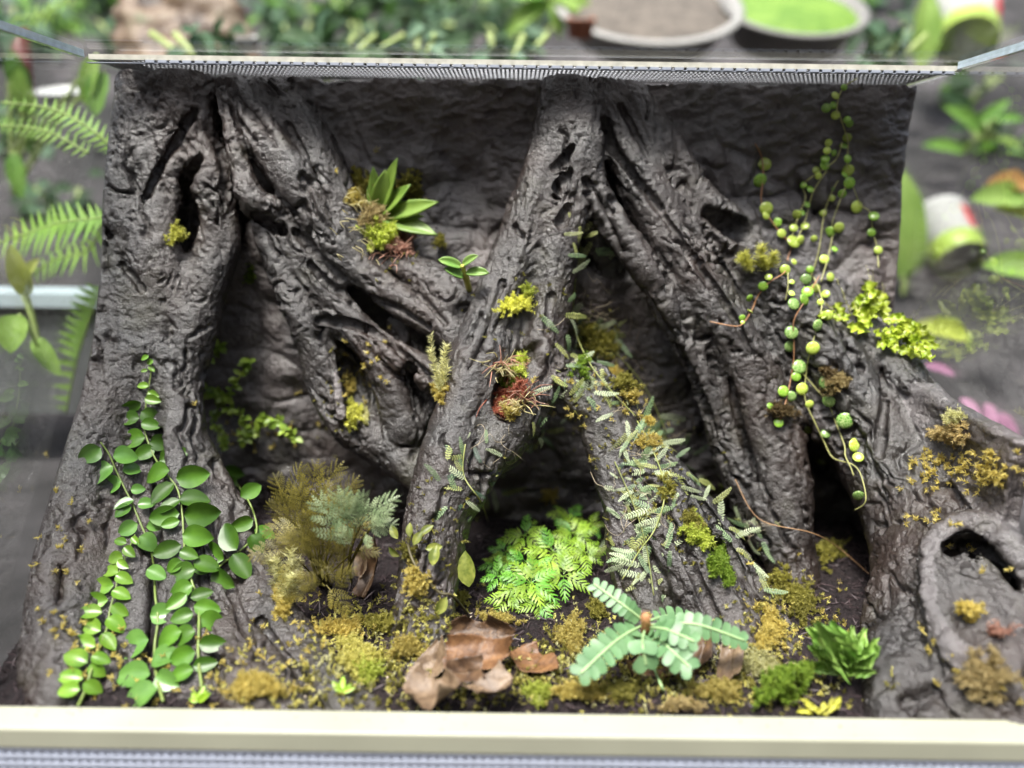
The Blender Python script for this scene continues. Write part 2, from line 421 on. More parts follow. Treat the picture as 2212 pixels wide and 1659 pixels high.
# keep it inside the tank
G = np.maximum(G, np.maximum((XW0 - x), (x - XW1))[:, None, None])
G = np.maximum(G, (z - ZT)[None, None, :]); G = np.maximum(G, (y - 0.620)[None, :, None])
def surface_nets(G, o, s):
    sg = G < 0
    act = np.zeros(np.array(G.shape)-1, np.uint8)
    for a in (0,1):
        for b in (0,1):
            for c in (0,1):
                act += sg[a:sg.shape[0]-1+a, b:sg.shape[1]-1+b, c:sg.shape[2]-1+c]
    am = (act > 0) & (act < 8); idx = np.argwhere(am).astype(np.int32)
    vid = np.full(am.shape, -1, np.int32); vid[am] = np.arange(len(idx), dtype=np.int32)
    cs = {}
    for a in (0,1):
        for b in (0,1):
            for c in (0,1): cs[a,b,c] = G[idx[:,0]+a, idx[:,1]+b, idx[:,2]+c]
    acc = np.zeros((len(idx), 3), np.float32); cnt = np.zeros(len(idx), np.float32)
    cor = list(cs)
    for i, p in enumerate(cor):
        for q in cor[i+1:]:
            if sum(abs(p[k]-q[k]) for k in range(3)) != 1: continue
            g0, g1 = cs[p], cs[q]; cr = (g0 < 0) != (g1 < 0)
            t = np.where(cr, g0 / np.where(cr, g0 - g1, 1), 0)
            pp = np.array(p, np.float32)[None] + t[:,None]*(np.array(q, np.float32)-np.array(p, np.float32))[None]
            acc += np.where(cr[:,None], pp, 0); cnt += cr
    v = (idx + acc/np.maximum(cnt,1)[:,None])*s + np.array(o, np.float32)
    F = []
    for ax in range(3):
        sl0 = [slice(None)]*3; sl1 = [slice(None)]*3; sl0[ax] = slice(0,-1); sl1[ax] = slice(1,None)
        s0, s1 = sg[tuple(sl0)], sg[tuple(sl1)]
        e = np.argwhere(s0 != s1); u_, w_ = (ax+1)%3, (ax+2)%3
        ok = (e[:,u_] > 0) & (e[:,w_] > 0) & (e[:,u_] < G.shape[u_]-1) & (e[:,w_] < G.shape[w_]-1)
        e = e[ok]
        def cell(du, dw):
            c = e.copy(); c[:,u_] -= du; c[:,w_] -= dw; return vid[c[:,0], c[:,1], c[:,2]]
        q = np.stack([cell(1,1), cell(0,1), cell(0,0), cell(1,0)], -1)
        inside = s0[e[:,0], e[:,1], e[:,2]]
        q = np.where(inside[:,None], q, q[:, ::-1]); F.append(q)
    return v, np.concatenate(F)
V, F = surface_nets(G, (x[0], y[0], z[0]), VOX); del G
# nothing is ever seen of the back of the panel
keep = (V[F].mean(1)[:,1] < 0.6175); F = F[keep]
def vnormals(V, F):
    n = np.cross(V[F[:,2]]-V[F[:,0]], V[F[:,3]]-V[F[:,1]]); N = np.zeros_like(V)
    for k in range(4):
        for c in range(3): N[:,c] += np.bincount(F[:,k], n[:,c], minlength=len(V))
    return N / np.maximum(np.linalg.norm(N, axis=1), 1e-12)[:,None]
def relax(V, F, it):
    for _ in range(it):
        s = np.zeros_like(V); c = np.zeros(len(V), np.float32)
        for k in range(4):
            for j in ((k+1)%4,):
                a, b = F[:,k], F[:,j]
                for d in range(3): s[:,d] += np.bincount(a, V[b,d], minlength=len(V)) + np.bincount(b, V[a,d], minlength=len(V))
                c += np.bincount(a, minlength=len(V)) + np.bincount(b, minlength=len(V))
        V = 0.4*V + 0.6*np.where(c[:,None] > 0, s/np.maximum(c,1)[:,None], V)
    return V.astype(np.float32)
V = relax(V, F, 2)
used = np.unique(F); rm = np.full(len(V), -1, np.int64); rm[used] = np.arange(len(used)); V = V[used]; F = rm[F]
# nearest root of each vertex
best = np.full(len(V), 0.0045, np.float32); own = np.full(len(V), -1, np.int32); drc = np.zeros((len(V),3), np.float32)
for (ri, a, ra, b, rb) in SEGS:
    m = max(ra, rb) + 0.012; lo, hi = np.minimum(a,b)-m, np.maximum(a,b)+m
    c = np.where(np.all((V > lo) & (V < hi), axis=1))[0]
    if not len(c): continue
    d = segdist((V[c,0], V[c,1], V[c,2]), a, ra, b, rb)
    s = d < best[c]; best[c[s]] = d[s]; own[c[s]] = ri
for ri in range(len(ROOTS)):
    ds = np.sum([(b - a) for (i, a, ra, b, rb) in SEGS if i == ri], 0); drc[own == ri] = ds/np.linalg.norm(ds)
# bark relief
Nn = vnormals(V, F)
t = drc; q = V - 0.72*(V*t).sum(1)[:,None]*t + own[:,None]*0.37
rt = own >= 0
wp = np.stack([fbm(V*60, 2), fbm(V*60+7, 2), fbm(V*60+15, 2)], -1)*0.0045
q = q + wp*0.8; q5 = V - 0.88*(V*t).sum(1)[:,None]*t + own[:,None]*0.37 + wp
lump = fbm(q*26 + 3, 2)
big = fbm(q*58, 3)
rid = 1 - 2*np.abs(noise(q5*150)); rid2 = 1 - 2*np.abs(noise(q*310 + 5))
mask = sstep(-0.3, 0.3, noise(V*34 + 9))
q2 = V - 0.5*(V*t).sum(1)[:,None]*t + wp*1.6
pit = sstep(0.40, 0.58, noise(q2*88 + 31)) * sstep(0.0, 0.35, noise(V*24+3))
pit2 = sstep(0.34, 0.60, noise(q2*210 + 11))
fis = np.clip(1 - np.abs(noise(q5*62 + 77))*7.0, 0, 1)**1.2 * sstep(0.0, 0.3, noise(V*24+60))
fis2 = np.clip(1 - np.abs(noise(q5*118 + 177))*5.5, 0, 1)**1.2 * sstep(0.0, 0.35, noise(V*36+160))
ter = np.abs(noise(V*110 + 40)); cr = fbm(V*300, 3, 0.65)
smear = sstep(0.1, 0.4, noise(V*20+200))              # places where the clay was smoothed by hand
rough_ = 1 - 0.65*smear
h_root = lump*0.0048 + (big*0.0012*(0.3+mask) + rid*0.0007*mask + rid2*0.0004*mask + ter*0.0007)*rough_ - pit*0.0050 - pit2*0.0014*mask*(1-0.5*smear) - fis*0.0052 - fis2*0.0028*(0.4+0.6*mask) + cr*0.00045 - 0.0013*sstep(0.42, 0.55, noise(q2*300+91))
wq = V*np.array([33, 24, 42]) + np.stack([fbm(V*26, 2), fbm(V*26+9, 2), fbm(V*26+19, 2)], -1)*0.45
d1, d2 = worley(wq)
zr = sstep(0.352, 0.330, V[:,2] + 0.03*noise(V*12)) * (0.55 + 0.45*sstep(-0.3, 0.1, noise(V*9 + 2)))
stri = fbm(np.stack([V[:,0]*60 + V[:,2]*90, V[:,1]*30, V[:,2]*150 - V[:,0]*60], -1), 3)
h_pan = (np.sqrt(np.clip(1.05 - d1*d1, 0, 2)) + 0.14*sstep(0, 0.3, d2 - d1) - 0.8)*(0.0062 + 0.0095*sstep(0.24, 0.28, V[:,2]))*zr + fbm(V*24, 2)*0.004 + cr*0.0007 + ter*0.0008 + (1-zr)*stri*0.0030
inner = np.minimum(V[:,0]-XW0, XW1-V[:,0]); edge = np.clip(inner/0.004, 0, 1)
disp = np.where(rt, h_root, h_pan) * edge
V = V + Nn*disp[:,None]
V[:,0] = np.clip(V[:,0], XW0, XW1); V[:,2] = np.minimum(V[:,2], ZT)
Nn = vnormals(V, F).astype(np.float32)
WALL = thing('root_background', (0, 0.588, 0), "dark wet sculpted tree roots over a grey rocky panel at the back of the glass tank", "root sculpture")
fo = own[F]; fo = np.sort(fo, 1)[:, 1]
def rootpart(name, sel, mat, label):
    f = F[sel]; u = np.unique(f); rm = np.empty(len(V), np.int64); rm[u] = np.arange(len(u))
    me = mesh(name, V[u], rm[f], mat); me.normals_split_custom_set_from_vertices(Nn[u].tolist())
    o = link(name, me, WALL); o['label'] = label
    return o
rootpart('back_panel', fo < 0, M_panel, "dark grey lumpy rock-like panel between the roots")
for ri, (nm, ch) in enumerate(ROOTS):
    rootpart('root', fo == ri, M_root, nm)
# ------------------------------------------------------------------ soil
def soil_h(px, py):
    q = np.stack([px*22, py*22, np.zeros_like(px)], -1)
    base = 0.036 + 0.004*sstep(0.45, 0.58, py) - 0.004*sstep(0.36, 0.31, py)
    return base + fbm(q, 3)*0.006
gx = np.arange(-0.2955, 0.3016, 0.0015); gy = np.arange(0.3095, 0.600, 0.0015)
X2, Y2 = np.meshgrid(gx, gy, indexing='ij'); sv = np.stack([X2.ravel(), Y2.ravel(), np.zeros(X2.size)], -1)
sv[:,2] = soil_h(sv[:,0], sv[:,1]) + fbm(sv*np.array([160,160,1]), 4, 0.65)*0.0028 + np.abs(noise(sv*np.array([420,420,1])))*0.0012
ny = len(gy); ii = np.arange(len(gx)-1)[:,None]*ny + np.arange(ny-1)[None,:]; ii = ii.ravel()
sf = np.stack([ii, ii+ny, ii+ny+1, ii+1], -1)
m, nt, b = nmat('damp_soil'); pos = coords(nt)
n1 = add(nt, 'ShaderNodeTexNoise', Scale=260.0, Detail=5.0, Roughness=0.7); nt.links.new(pos, n1.inputs['Vector'])
r1 = ramp(nt, n1.outputs[0], [(0.3, (0.006,0.0045,0.005)), (0.6, (0.018,0.012,0.013)), (0.8, (0.05,0.034,0.028))]); nt.links.new(r1.outputs[0], b.inputs['Base Color'])
b.inputs['Roughness'].default_value = 0.75; b.inputs['Specular IOR Level'].default_value = 0.25; bump(nt, n1.outputs[0], b, 0.004)
SOIL = tag(link('soil', mesh('soil', sv.astype(np.float32), sf, m)), kind='structure')
# ------------------------------------------------------------------ rays on the built surfaces
_allv = np.concatenate([V, sv.astype(np.float32)]); _allf = np.concatenate([F, sf + len(V)])
_tri = np.concatenate([_allf[:, [0,1,2]], _allf[:, [0,2,3]]])
BVH = BVHTree.FromPolygons(_allv.tolist(), _tri.tolist(), all_triangles=True)
def hit(u, v):
    """first surface seen at (u, v): point and normal"""
    d = ray(u, v).normalized(); loc, n, i, dist = BVH.ray_cast(CAM, d)
    if loc is None: return P(u, v, 0.585), Vector((0,-1,0))
    if n.dot(d) > 0: n = -n
    return loc, n
def snorm(p):
    l, n, i, dd = BVH.find_nearest(p)
    return n if n is not None else Vector((0,-1,0))
def hits(u, v, r=12):
    """point with a normal averaged over a neighbourhood"""
    p, n = hit(u, v); a = n.copy(); lp = p
    for k in range(6):
        q, m_ = hit(u + r*math.cos(k*1.047), v + r*math.sin(k*1.047))
        if (q - p).length < 0.02: a += m_
    return p, a.normalized()

# ------------------------------------------------------------------ tank
def glassmat(name, tint, refl=0.4):
    m, nt, b = nmat(name); nt.nodes.remove(b)
    tr = add(nt, 'ShaderNodeBsdfTransparent'); tr.inputs[0].default_value = (*tint, 1)
    gl = add(nt, 'ShaderNodeBsdfGlossy'); gl.inputs['Roughness'].default_value = 0.02
    fr = add(nt, 'ShaderNodeFresnel'); fr.inputs[0].default_value = 1.5
    mu = add(nt, 'ShaderNodeMath', operation='MULTIPLY'); mu.inputs[1].default_value = refl; nt.links.new(fr.outputs[0], mu.inputs[0])
    mx = add(nt, 'ShaderNodeMixShader'); nt.links.new(mu.outputs[0], mx.inputs[0]); nt.links.new(tr.outputs[0], mx.inputs[1]); nt.links.new(gl.outputs[0], mx.inputs[2])
    nt.links.new(mx.outputs[0], nt.nodes['Material Output'].inputs[0]); return m
M_glass = glassmat('clear_glass', (0.97, 0.985, 0.98))
M_gedge = plain('ground_glass_edge', (0.55, 0.66, 0.72), 0.25, 0.15, 200)
M_cream = plain('cream_plastic', (0.285, 0.287, 0.218), 0.45, 0.09, 14, 0.0003)
M_white = plain('white_mesh', (0.33, 0.36, 0.43), 0.5, 0.06, 80)
M_black = plain('black_mesh', (0.02, 0.02, 0.02), 0.5, 0.2, 80)
M_alu = plain('dull_aluminium', (0.50, 0.49, 0.42), 0.4, 0.2, 120)
TANK = thing('terrarium', (0, 0.45, 0), "glass planting tank with cream front rail, mesh strip on its top", "terrarium")
GX0, GX1, GB, GF, GT = -0.2962, 0.3022, 0.622, 0.29, 0.392
def bpart(name, lo, hi, mat, parent=TANK, label=None, bev=0):
    b_ = MB(); b_.box(lo, hi); o = link(name, b_.mesh(name, mat, False), parent)
    if label: o['label'] = label
    if bev:
        md = o.modifiers.new('bevel', 'BEVEL'); md.width = bev; md.segments = 3
    return o
for s, xx0 in ((-1, GX0), (1, GX1)):
    o = bpart('side_panel', (xx0 - (0.004 if s < 0 else 0), GF, 0.002), (xx0 + (0.004 if s > 0 else 0), GB, GT), M_glass)
    e = bpart('polished_edge', (xx0 - (0.0042 if s < 0 else -0.0002), GF, GT+0.0003), (xx0 + (0.0042 if s > 0 else -0.0002), 0.540, GT+0.0050), M_gedge, o, "pale blue ground edge of the glass")
M_acr = glassmat('clear_acrylic', (0.98, 0.985, 0.98), 0.12)
bpart('top_panel', (GX0+0.0005, GF, GT+0.0024), (GX1-0.0005, 0.5395, GT+0.0044), M_acr)
bpart('back_glass', (GX0, GB+0.0005, 0.002), (GX1, GB+0.0045, GT), M_glass)
bpart('base_tray', (GX0-0.004, GF, 0.0005), (GX1+0.004, GB+0.004, 0.0016), M_black)
# rail and mesh strip at the rear of the top
vf = bpart('vent_frame', (GX0+0.002, 0.541, GT-0.0008), (GX1+0.004, 0.545, GT+0.0025), M_alu, label="dull metal rail in front of the top mesh")
mb = MB(); NS = 190
for k in range(NS):
    xk = GX0 + (GX1-GX0)*(k+0.5)/NS
    mb.box((xk-0.0007, 0.5455, GT-0.0003), (xk+0.0007, 0.620, GT+0.0001))
for k in range(10):
    yk = 0.549 + 0.0075*k
    mb.box((GX0, yk-0.0012, GT+0.00012), (GX1, yk+0.0012, GT+0.0004))
tag(link('vent_mesh', mb.mesh('vent_mesh', M_black, False), TANK), kind='stuff')
m, nt, b = nmat('added_white_diffuser'); b.inputs['Base Color'].default_value = (.8,.82,.84,1); b.inputs['Roughness'].default_value = .5  # made-up translucent sheet above the mesh, so its holes shine like open sky
tr = add(nt, 'ShaderNodeBsdfTranslucent'); tr.inputs[0].default_value = (.85,.87,.9,1); mx = add(nt, 'ShaderNodeMixShader'); mx.inputs[0].default_value = .4
nt.links.new(b.outputs[0], mx.inputs[1]); nt.links.new(tr.outputs[0], mx.inputs[2]); nt.links.new(mx.outputs[0], nt.nodes['Material Output'].inputs[0])
sh = MB(); sh.add([(GX0+.02,.5455,GT+.0022),(GX1,.5455,GT+.0022),(GX1,.618,GT+.0022),(GX0+.02,.618,GT+.0022)], [(0,1,2,3)])
link('mesh_brightener', sh.mesh('mesh_brightener', m), TANK)
mb = MB()
for k in range(66):                           # spacers under the rail that read as a dashed line
    xk = GX0 + .04 + (GX1-GX0-.04)*(k+0.5)/66
    mb.box((xk-0.0030, 0.5402, GT-0.0026), (xk+0.0030, 0.5445, GT-0.0009))
mb.box((GX0, 0.5405, GT-0.0031), (GX1, 0.5445, GT-0.00265))
tag(link('vent_teeth', mb.mesh('vent_teeth', M_white, False), TANK), kind='stuff')
# front rail
ra, rb2 = P(0, 1516, 0.318), P(2212, 1560, 0.318)
zr0 = (ra.z + rb2.z)/2
bpart('front_rail', (GX0-0.01, 0.3015, zr0-0.012), (GX1+0.01, 0.318, zr0), M_cream, label="cream plastic front rail", bev=0.0015)
# white perforated strip under it
mb = MB(); zt = zr0-0.0122; zb = zt-0.045; p = 0.0045
nx_ = int((GX1-GX0+0.02)/p); nz_ = int((zt-zb)/p)
for k in range(nx_+1):
    xk = GX0-0.01+k*p; mb.box((xk-0.0011, 0.3027, zb), (xk+0.0011, 0.3033, zt))
for k in range(nz_+1):
    zk = zb+k*p; mb.box((GX0-0.01, 0.3022, zk-0.0011), (GX1+0.01, 0.3026, zk+0.0011))
tag(link('front_mesh', mb.mesh('front_mesh', M_white, False), TANK, ), "white perforated ventilation strip under the rail", kind='stuff')
bpart('front_strip_back', (GX0-0.01, 0.3037, zb), (GX1+0.01, 0.3062, zt), M_white)

# ------------------------------------------------------------------ bench, rising to banks: behind the tank, and unseen ones added against low light
def bank(px, py):
    yy = np.asarray(py, dtype=float)
    xx_ = np.abs(np.asarray(px, dtype=float))
    fr_ = np.where(yy > 0.75, 0.55*(yy-0.75)*sstep(0.75, 1.05, yy), 0); bk = 1.2*np.maximum(-0.5-yy, 0); sd = 0.85*np.maximum(xx_-2.3, 0)  # slopes behind camera and at sides: unseen, added to block low sky light
    return -0.002 + np.maximum(np.maximum(fr_, bk), sd)
xs = np.linspace(-7, 7, 141); ys = np.concatenate([np.linspace(-4.5, 0.7, 53), np.linspace(0.75, 8, 120)])
XX, YY = np.meshgrid(xs, ys, indexing='ij'); bv = np.stack([XX.ravel(), YY.ravel(), bank(XX.ravel(), YY.ravel()) + 0.012*(np.abs(XX.ravel()) < 9)*fbm(np.stack([XX.ravel()*3, YY.ravel()*3, 0*XX.ravel()], -1), 3)*(YY.ravel() > 0.8)], -1)
nyb = len(ys); ii = (np.arange(len(xs)-1)[:,None]*nyb + np.arange(nyb-1)[None,:]).ravel()
m, nt, b = nmat('grey_bench'); pos = coords(nt)
n1 = add(nt, 'ShaderNodeTexNoise', Scale=6.0, Detail=6.0, Roughness=0.65); nt.links.new(pos, n1.inputs['Vector'])
r1 = ramp(nt, n1.outputs[0], [(0.32, (0.014,0.014,0.0135)), (0.52, (0.044,0.041,0.042)), (0.7, (0.10,0.090,0.094))]); nt.links.new(r1.outputs[0], b.inputs['Base Color']); b.inputs['Roughness'].default_value = 0.85; b.inputs['Specular IOR Level'].default_value = 0.2
tag(link('ground', mesh('ground', bv.astype(np.float32), np.stack([ii, ii+nyb, ii+nyb+1, ii+1], -1), m)), kind='structure')
# ------------------------------------------------------------------ plant tools
CRIGHT, CUP, CBACK = CR @ Vector((1,0,0)), CR @ Vector((0,1,0)), CR @ Vector((0,0,1))
UP = Vector((0,0,1)); rnd = random.Random(11)
def frame(p, ydir, n, s=1.0):
    """matrix at p: local Y along ydir, local Z near n"""
    yv = ydir.normalized(); zv = n - yv*n.dot(yv)
    zv = zv.normalized() if zv.length > 1e-5 else yv.orthogonal().normalized()
    xv = yv.cross(zv)
    M = Matrix((( xv.x*s, yv.x*s, zv.x*s, p.x), (xv.y*s, yv.y*s, zv.y*s, p.y), (xv.z*s, yv.z*s, zv.z*s, p.z), (0,0,0,1)))
    return M
def pdir(ang):                                # direction on the picture: 0 right, 90 up
    return CRIGHT*math.cos(R(ang)) + CUP*math.sin(R(ang))
def onsurf(dirv, n):                          # lay a direction on a surface
    d = dirv - n*dirv.dot(n); return d.normalized() if d.length > 1e-4 else dirv.normalized()
def leafmesh(name, mat, L=1.0, W=0.6, n=8, m=3, wide=0.45, fold=0.12, curl=0.15, tip=1.0, wav=0.0, seed=0, jag=0.0):
    """a leaf one unit long along Y, folded along the midrib, curling down at the tip"""
    r = random.Random(seed); v = []; f = []; cols = 2*m+1
    for i in range(n+1):
        t = i/n
        a = math.log(0.5)/math.log(wide); ww = math.sin(math.pi*min(1, max(0, t))**a)**(0.75*tip) * W/2
        if i == 0: ww = W*0.03
        if i == n: ww = W*0.01
        for j in range(-m, m+1):
            xx = j/m
            jj = 1 + jag*math.sin(i*2.6)*abs(xx)
            zz = fold*abs(xx)**1.5*ww*2 - curl*t*t*L + wav*math.sin(t*17+seed+xx*2)*abs(xx)*W
            v.append((xx*ww*jj, t*L, zz + r.uniform(-1,1)*0.004*L))
    for i in range(n):
        for j in range(cols-1):
            b = i*cols+j; f.append((b, b+1, b+cols+1, b+cols))
    return mesh(name, v, f, mat)
def solid_leaf(o, t):
    md = o.modifiers.new('thickness', 'SOLIDIFY'); md.thickness = t; md.offset = 0
class TB:                                     # many small blades in one mesh
    def __init__(s): s.v = []; s.f = []; s.n = 0
    def blades(s, base, d, L, W, side=None, bend=0.0):
        """arrays: base (n,3), direction (n,3), length (n,), width (n,) -> bent pointed blades"""
        base = np.asarray(base, np.float32); d = np.asarray(d, np.float32); n = len(base)
        if n == 0: return
        L = np.broadcast_to(np.asarray(L, np.float32), (n,)); W = np.broadcast_to(np.asarray(W, np.float32), (n,))
        d = d/np.maximum(np.linalg.norm(d, axis=1), 1e-9)[:,None]
        if side is None: side = np.cross(d, np.random.normal(size=(n,3)).astype(np.float32))
        side = side/np.maximum(np.linalg.norm(side, axis=1), 1e-9)[:,None]
        up = np.cross(side, d); mid = base + d*(L*0.5)[:,None]; tip = base + d*L[:,None] + up*(L*bend)[:,None]
        a = base - side*(W*0.3)[:,None]; b = base + side*(W*0.3)[:,None]; c = mid + side*(W*0.5)[:,None]; e = mid - side*(W*0.5)[:,None]
        s.v.append(np.stack([a,b,c,e,tip], 1).reshape(-1,3)); k = s.n + np.arange(n)*5
        s.f.append(np.stack([k,k+1,k+2,k+3], 1)); s.f.append(np.stack([k+3,k+2,k+4,k+4], 1)); s.n += 5*n
    def mesh(s, name, mat):
        v = np.concatenate(s.v); f = np.concatenate(s.f); q = f[f[:,2] != f[:,3]]; t3 = f[f[:,2] == f[:,3]][:, :3]
        me = bpy.data.meshes.new(name); nl = 4*len(q)+3*len(t3)
        me.vertices.add(len(v)); me.vertices.foreach_set('co', v.astype(np.float32).ravel())
        me.loops.add(nl); me.loops.foreach_set('vertex_index', np.concatenate([q.ravel(), t3.ravel()]).astype(np.int32))
        me.polygons.add(len(q)+len(t3)); me.polygons.foreach_set('loop_start', np.concatenate([np.arange(len(q))*4, 4*len(q)+np.arange(len(t3))*3]).astype(np.int32))
        me.update(calc_edges=True); me.materials.append(mat); return me
def nrm(a): return a/np.maximum(np.linalg.norm(a, axis=-1, keepdims=True), 1e-9)
def shoot(tb, base, d, L, nl, nlen, nw, spread=0.7, bend=0.15):
    """a moss shoot: needles all round a little stem"""
    n = nl; tt = np.sort(np.random.rand(n)); d = np.array(d, np.float32); d /= np.linalg.norm(d)
    sag = np.random.normal(size=3)*0.18
    ax = np.array(base)[None] + d[None]*(tt*L)[:,None] + sag[None]*(tt**2*L)[:,None]
    rd = np.random.normal(size=(n,3)); rd -= (rd@d)[:,None]*d[None]; rd = nrm(rd)
    dd = rd*spread + d[None]*(1-spread*0.6) + 0.1*np.random.normal(size=(n,3))
    tb.blades(ax, dd, nlen*(0.6+0.6*np.random.rand(n))*(1-0.35*tt), nw, bend=bend)
    tb.blades(np.array(base)[None], d[None], L, nw*1.6)
M_moss = {}
M_moss['yellow'] = leafmat('yellow_moss', (0.58, 0.58, 0.08), (0.84, 0.84, 0.24), 0.6, 0.5, scale=400)
M_moss['straw'] = leafmat('straw_moss', (0.46,0.43,0.10), (0.68,0.64,0.22), 0.6, 0.5, scale=350)
M_moss['lime'] = leafmat('lime_moss', (0.36, 0.43, 0.05), (0.6, 0.66, 0.14), 0.6, 0.5, scale=400)
M_moss['olive'] = leafmat('olive_moss', (0.2, 0.19, 0.03), (0.38, 0.35, 0.08), 0.6, 0.5, scale=300)
M_moss['tan'] = leafmat('tan_moss', (0.38, 0.29, 0.12), (0.60, 0.49, 0.24), 0.7, 0.5, scale=300)
M_moss['gold'] = leafmat('golden_moss', (0.40, 0.32, 0.07), (0.64, 0.55, 0.18), 0.65, 0.5, scale=350)
M_moss['green'] = leafmat('green_moss', (0.15, 0.26, 0.02), (0.33, 0.46, 0.06), 0.6, 0.5, scale=300)
M_moss['pale'] = leafmat('pale_moss', (0.52, 0.5, 0.2), (0.76, 0.75, 0.42), 0.6, 0.5, scale=300)
M_moss['red'] = leafmat('red_moss', (0.3, 0.08, 0.05), (0.52, 0.22, 0.14), 0.6, 0.5, scale=250)
M_moss['pink'] = leafmat('pink_moss', (0.5, 0.25, 0.18), (0.68, 0.44, 0.34), 0.6, 0.5, scale=250)
M_moss['cream'] = leafmat('cream_moss', (0.56, 0.5, 0.26), (0.74, 0.69, 0.42), 0.6, 0.5, scale=250)
M_moss['brown'] = leafmat('brown_moss', (0.12, 0.08, 0.03), (0.25, 0.18, 0.08), 0.7, 0.5, scale=250)
def moss(u, v, ru, rv, rot, n, L, nl, nlen, nw, mat, label, name='moss_clump', up=0.35, spread=0.7, cat='moss', group=None, rise=0.0, out=True, parent=None):
    """a clump of n shoots over an ellipse of the picture, growing off the surface there"""
    lob = [rnd.random() for _ in range(81)]; lob = [max(q_, .6) if i_ in (40,39,41,31,49,30,32,48,50) else q_ for i_, q_ in enumerate(lob)]
    tb = TB(); c, nc = hits(u, v, max(6, min(ru, rv)*0.6)); ca, sa = math.cos(R(rot)), math.sin(R(rot))
    cd_ = (c - CAM).length
    for k in range(int(n*1.5)):
        while True:
            a, b = rnd.gauss(0,.42), rnd.gauss(0,.42); rr = a*a+b*b
            if rr < 1.3 and rr < .75 + .55*math.sin(3*math.atan2(b,a)+u) and lob[int((a+1.3)*3.4)%9*9 + int((b+1.3)*3.4)%9] > .14: break
        p, nn = hit(u + a*ru*ca + b*rv*sa, v - a*ru*sa + b*rv*ca)
        if abs((p-CAM).length - cd_) > 0.03:
            p = c + (CRIGHT*(a*ru) - CUP*(b*rv))*pxsize(u, v, c.y)*0.8; nn = nc
        nn = (nn*0.5 + nc*0.7).normalized()
        p = p + nn*(rise*max(0, 1-rr)*lob[int((a+1.3)*3.4)%9*9 + int((b+1.3)*3.4)%9]*1.5 - 0.0005)
        d = (nn + UP*up + (p - c)*(25 if out else 0) + Vector((rnd.gauss(0,.3), rnd.gauss(0,.3), rnd.gauss(0,.3)))).normalized()
        shoot(tb, p, d, L*rnd.uniform(.45,1.05), nl, nlen*.9, nw*.85, spread)
    o = tb.mesh(name, M_moss[mat])
    if parent is not None: return link(name, o, parent)
    return tag(link(name, o), label, cat, group)

# ------------------------------------------------------------------ climbing vines on the left root
M_stem = plain('vine_stem', (0.13,0.18,0.04), 0.5, 0.2, 150)
M_leafA = leafmat('climber_leaf', (0.040,0.105,0.008), (0.075,0.175,0.014), 0.42, 0.2, rnd=.4, scale=70)
M_leafB = leafmat('young_climber_leaf', (0.10,0.22,0.02), (0.18,0.32,0.035), 0.33, 0.25, scale=70)
M_leafC = leafmat('pale_climber_leaf', (0.08,0.19,0.035), (0.13,0.27,0.055), 0.3, 0.25, scale=70)
def climber(label, stem, leaves, mat, lw, lift=0.004, young=()):
    pts = []
    for (u, v) in stem:
        p, n = hits(u, v, 8); pts.append(p + n*0.0025)
    t = thing('climbing_vine', pts[-1], label, 'vine', 'shingle leaved vines on the left root')
    sp = spline(pts, 8); mb = MB(); mb.tube(sp, [0.0009 - 0.0004*i/len(sp) for i in range(len(sp))][::-1], 6)
    link('stem', mb.mesh('stem', M_stem), t)
    st2 = [(Vector((a[0], a[1]))) for a in stem]
    fine = [st2[i].lerp(st2[i+1], k/6) for i in range(len(st2)-1) for k in range(6)] + [st2[-1]]
    for (u, v, L) in leaves:
        c2 = Vector((u, v)); near = min(fine, key=lambda q: (q-c2).length); d2 = c2 - near
        if d2.length < 3: d2 = Vector((rnd.choice((-1,1))*8, 6))
        d2 = d2.normalized(); d2.y += rnd.uniform(0,.4)
        ang = math.degrees(math.atan2(-d2.y, d2.x)) + rnd.uniform(-12, 12)
        p, n = hits(u - d2.x*L*0.45, v - d2.y*L*0.45, 16)
        n = (n*0.6 + CBACK*0.5 + UP*0.25).normalized()
        M = frame(p + n*lift*rnd.uniform(.7,1.6), onsurf(pdir(ang), n) , n + Vector((rnd.gauss(0,.26), rnd.gauss(0,.12), rnd.gauss(0,.24))), L*rnd.uniform(.95,1.2)*pxsize(u, v, p.y))
        o = link('leaf', rnd.choice(mat if L > 30 or not young else young), t, M)
    return t
def leafset(mat, W, k0, **kw): return [leafmesh('leaf', mat, 1.0, W*(0.92+0.08*k), 8, 2, 0.42, 0.22, 0.06+0.13*k, seed=k+k0, tip=0.84, wav=.012, **kw) for k in range(4)]
LSA = leafset(M_leafA, 0.70, 0); LSB = leafset(M_leafB, 0.66, 10); LSC = leafset(M_leafC, 0.8, 20)
climber("longest climbing vine with broad deep green leaves up the middle of the left root",
 [(324,776),(330,800),(324,840),(316,880),(312,930),(328,985),(360,1020),(384,1060),(392,1110),(398,1160),(402,1210),(412,1260),(424,1300),(428,1350),(432,1400),(432,1440),(440,1500)],
 [(319,778,16),(329,787,14),(331,802,18),(318,806,14),(314,837,24),(339,854,26),(289,877,40),(286,912,44),(328,897,40),(328,924,38),(333,872,30),(297,954,46),(345,954,38),(319,990,46),(372,986,66),(350,1032,58),(408,1030,60),(360,1068,60),(413,1079,56),(371,1100,52),(366,1118,54),(427,1119,60),(374,1140,40),(422,1168,52),(368,1188,60),(413,1204,40),(382,1226,36),(440,1224,48),(400,1246,54),(398,1276,46),(430,1290,42),(442,1314,50),(456,1344,62),(398,1338,46),(402,1376,54),(374,1376,48),(460,1394,60),(406,1416,50),(442,1438,50),(403,1454,46),(385,1300,44)],
 LSA, 0.66, young=LSB)
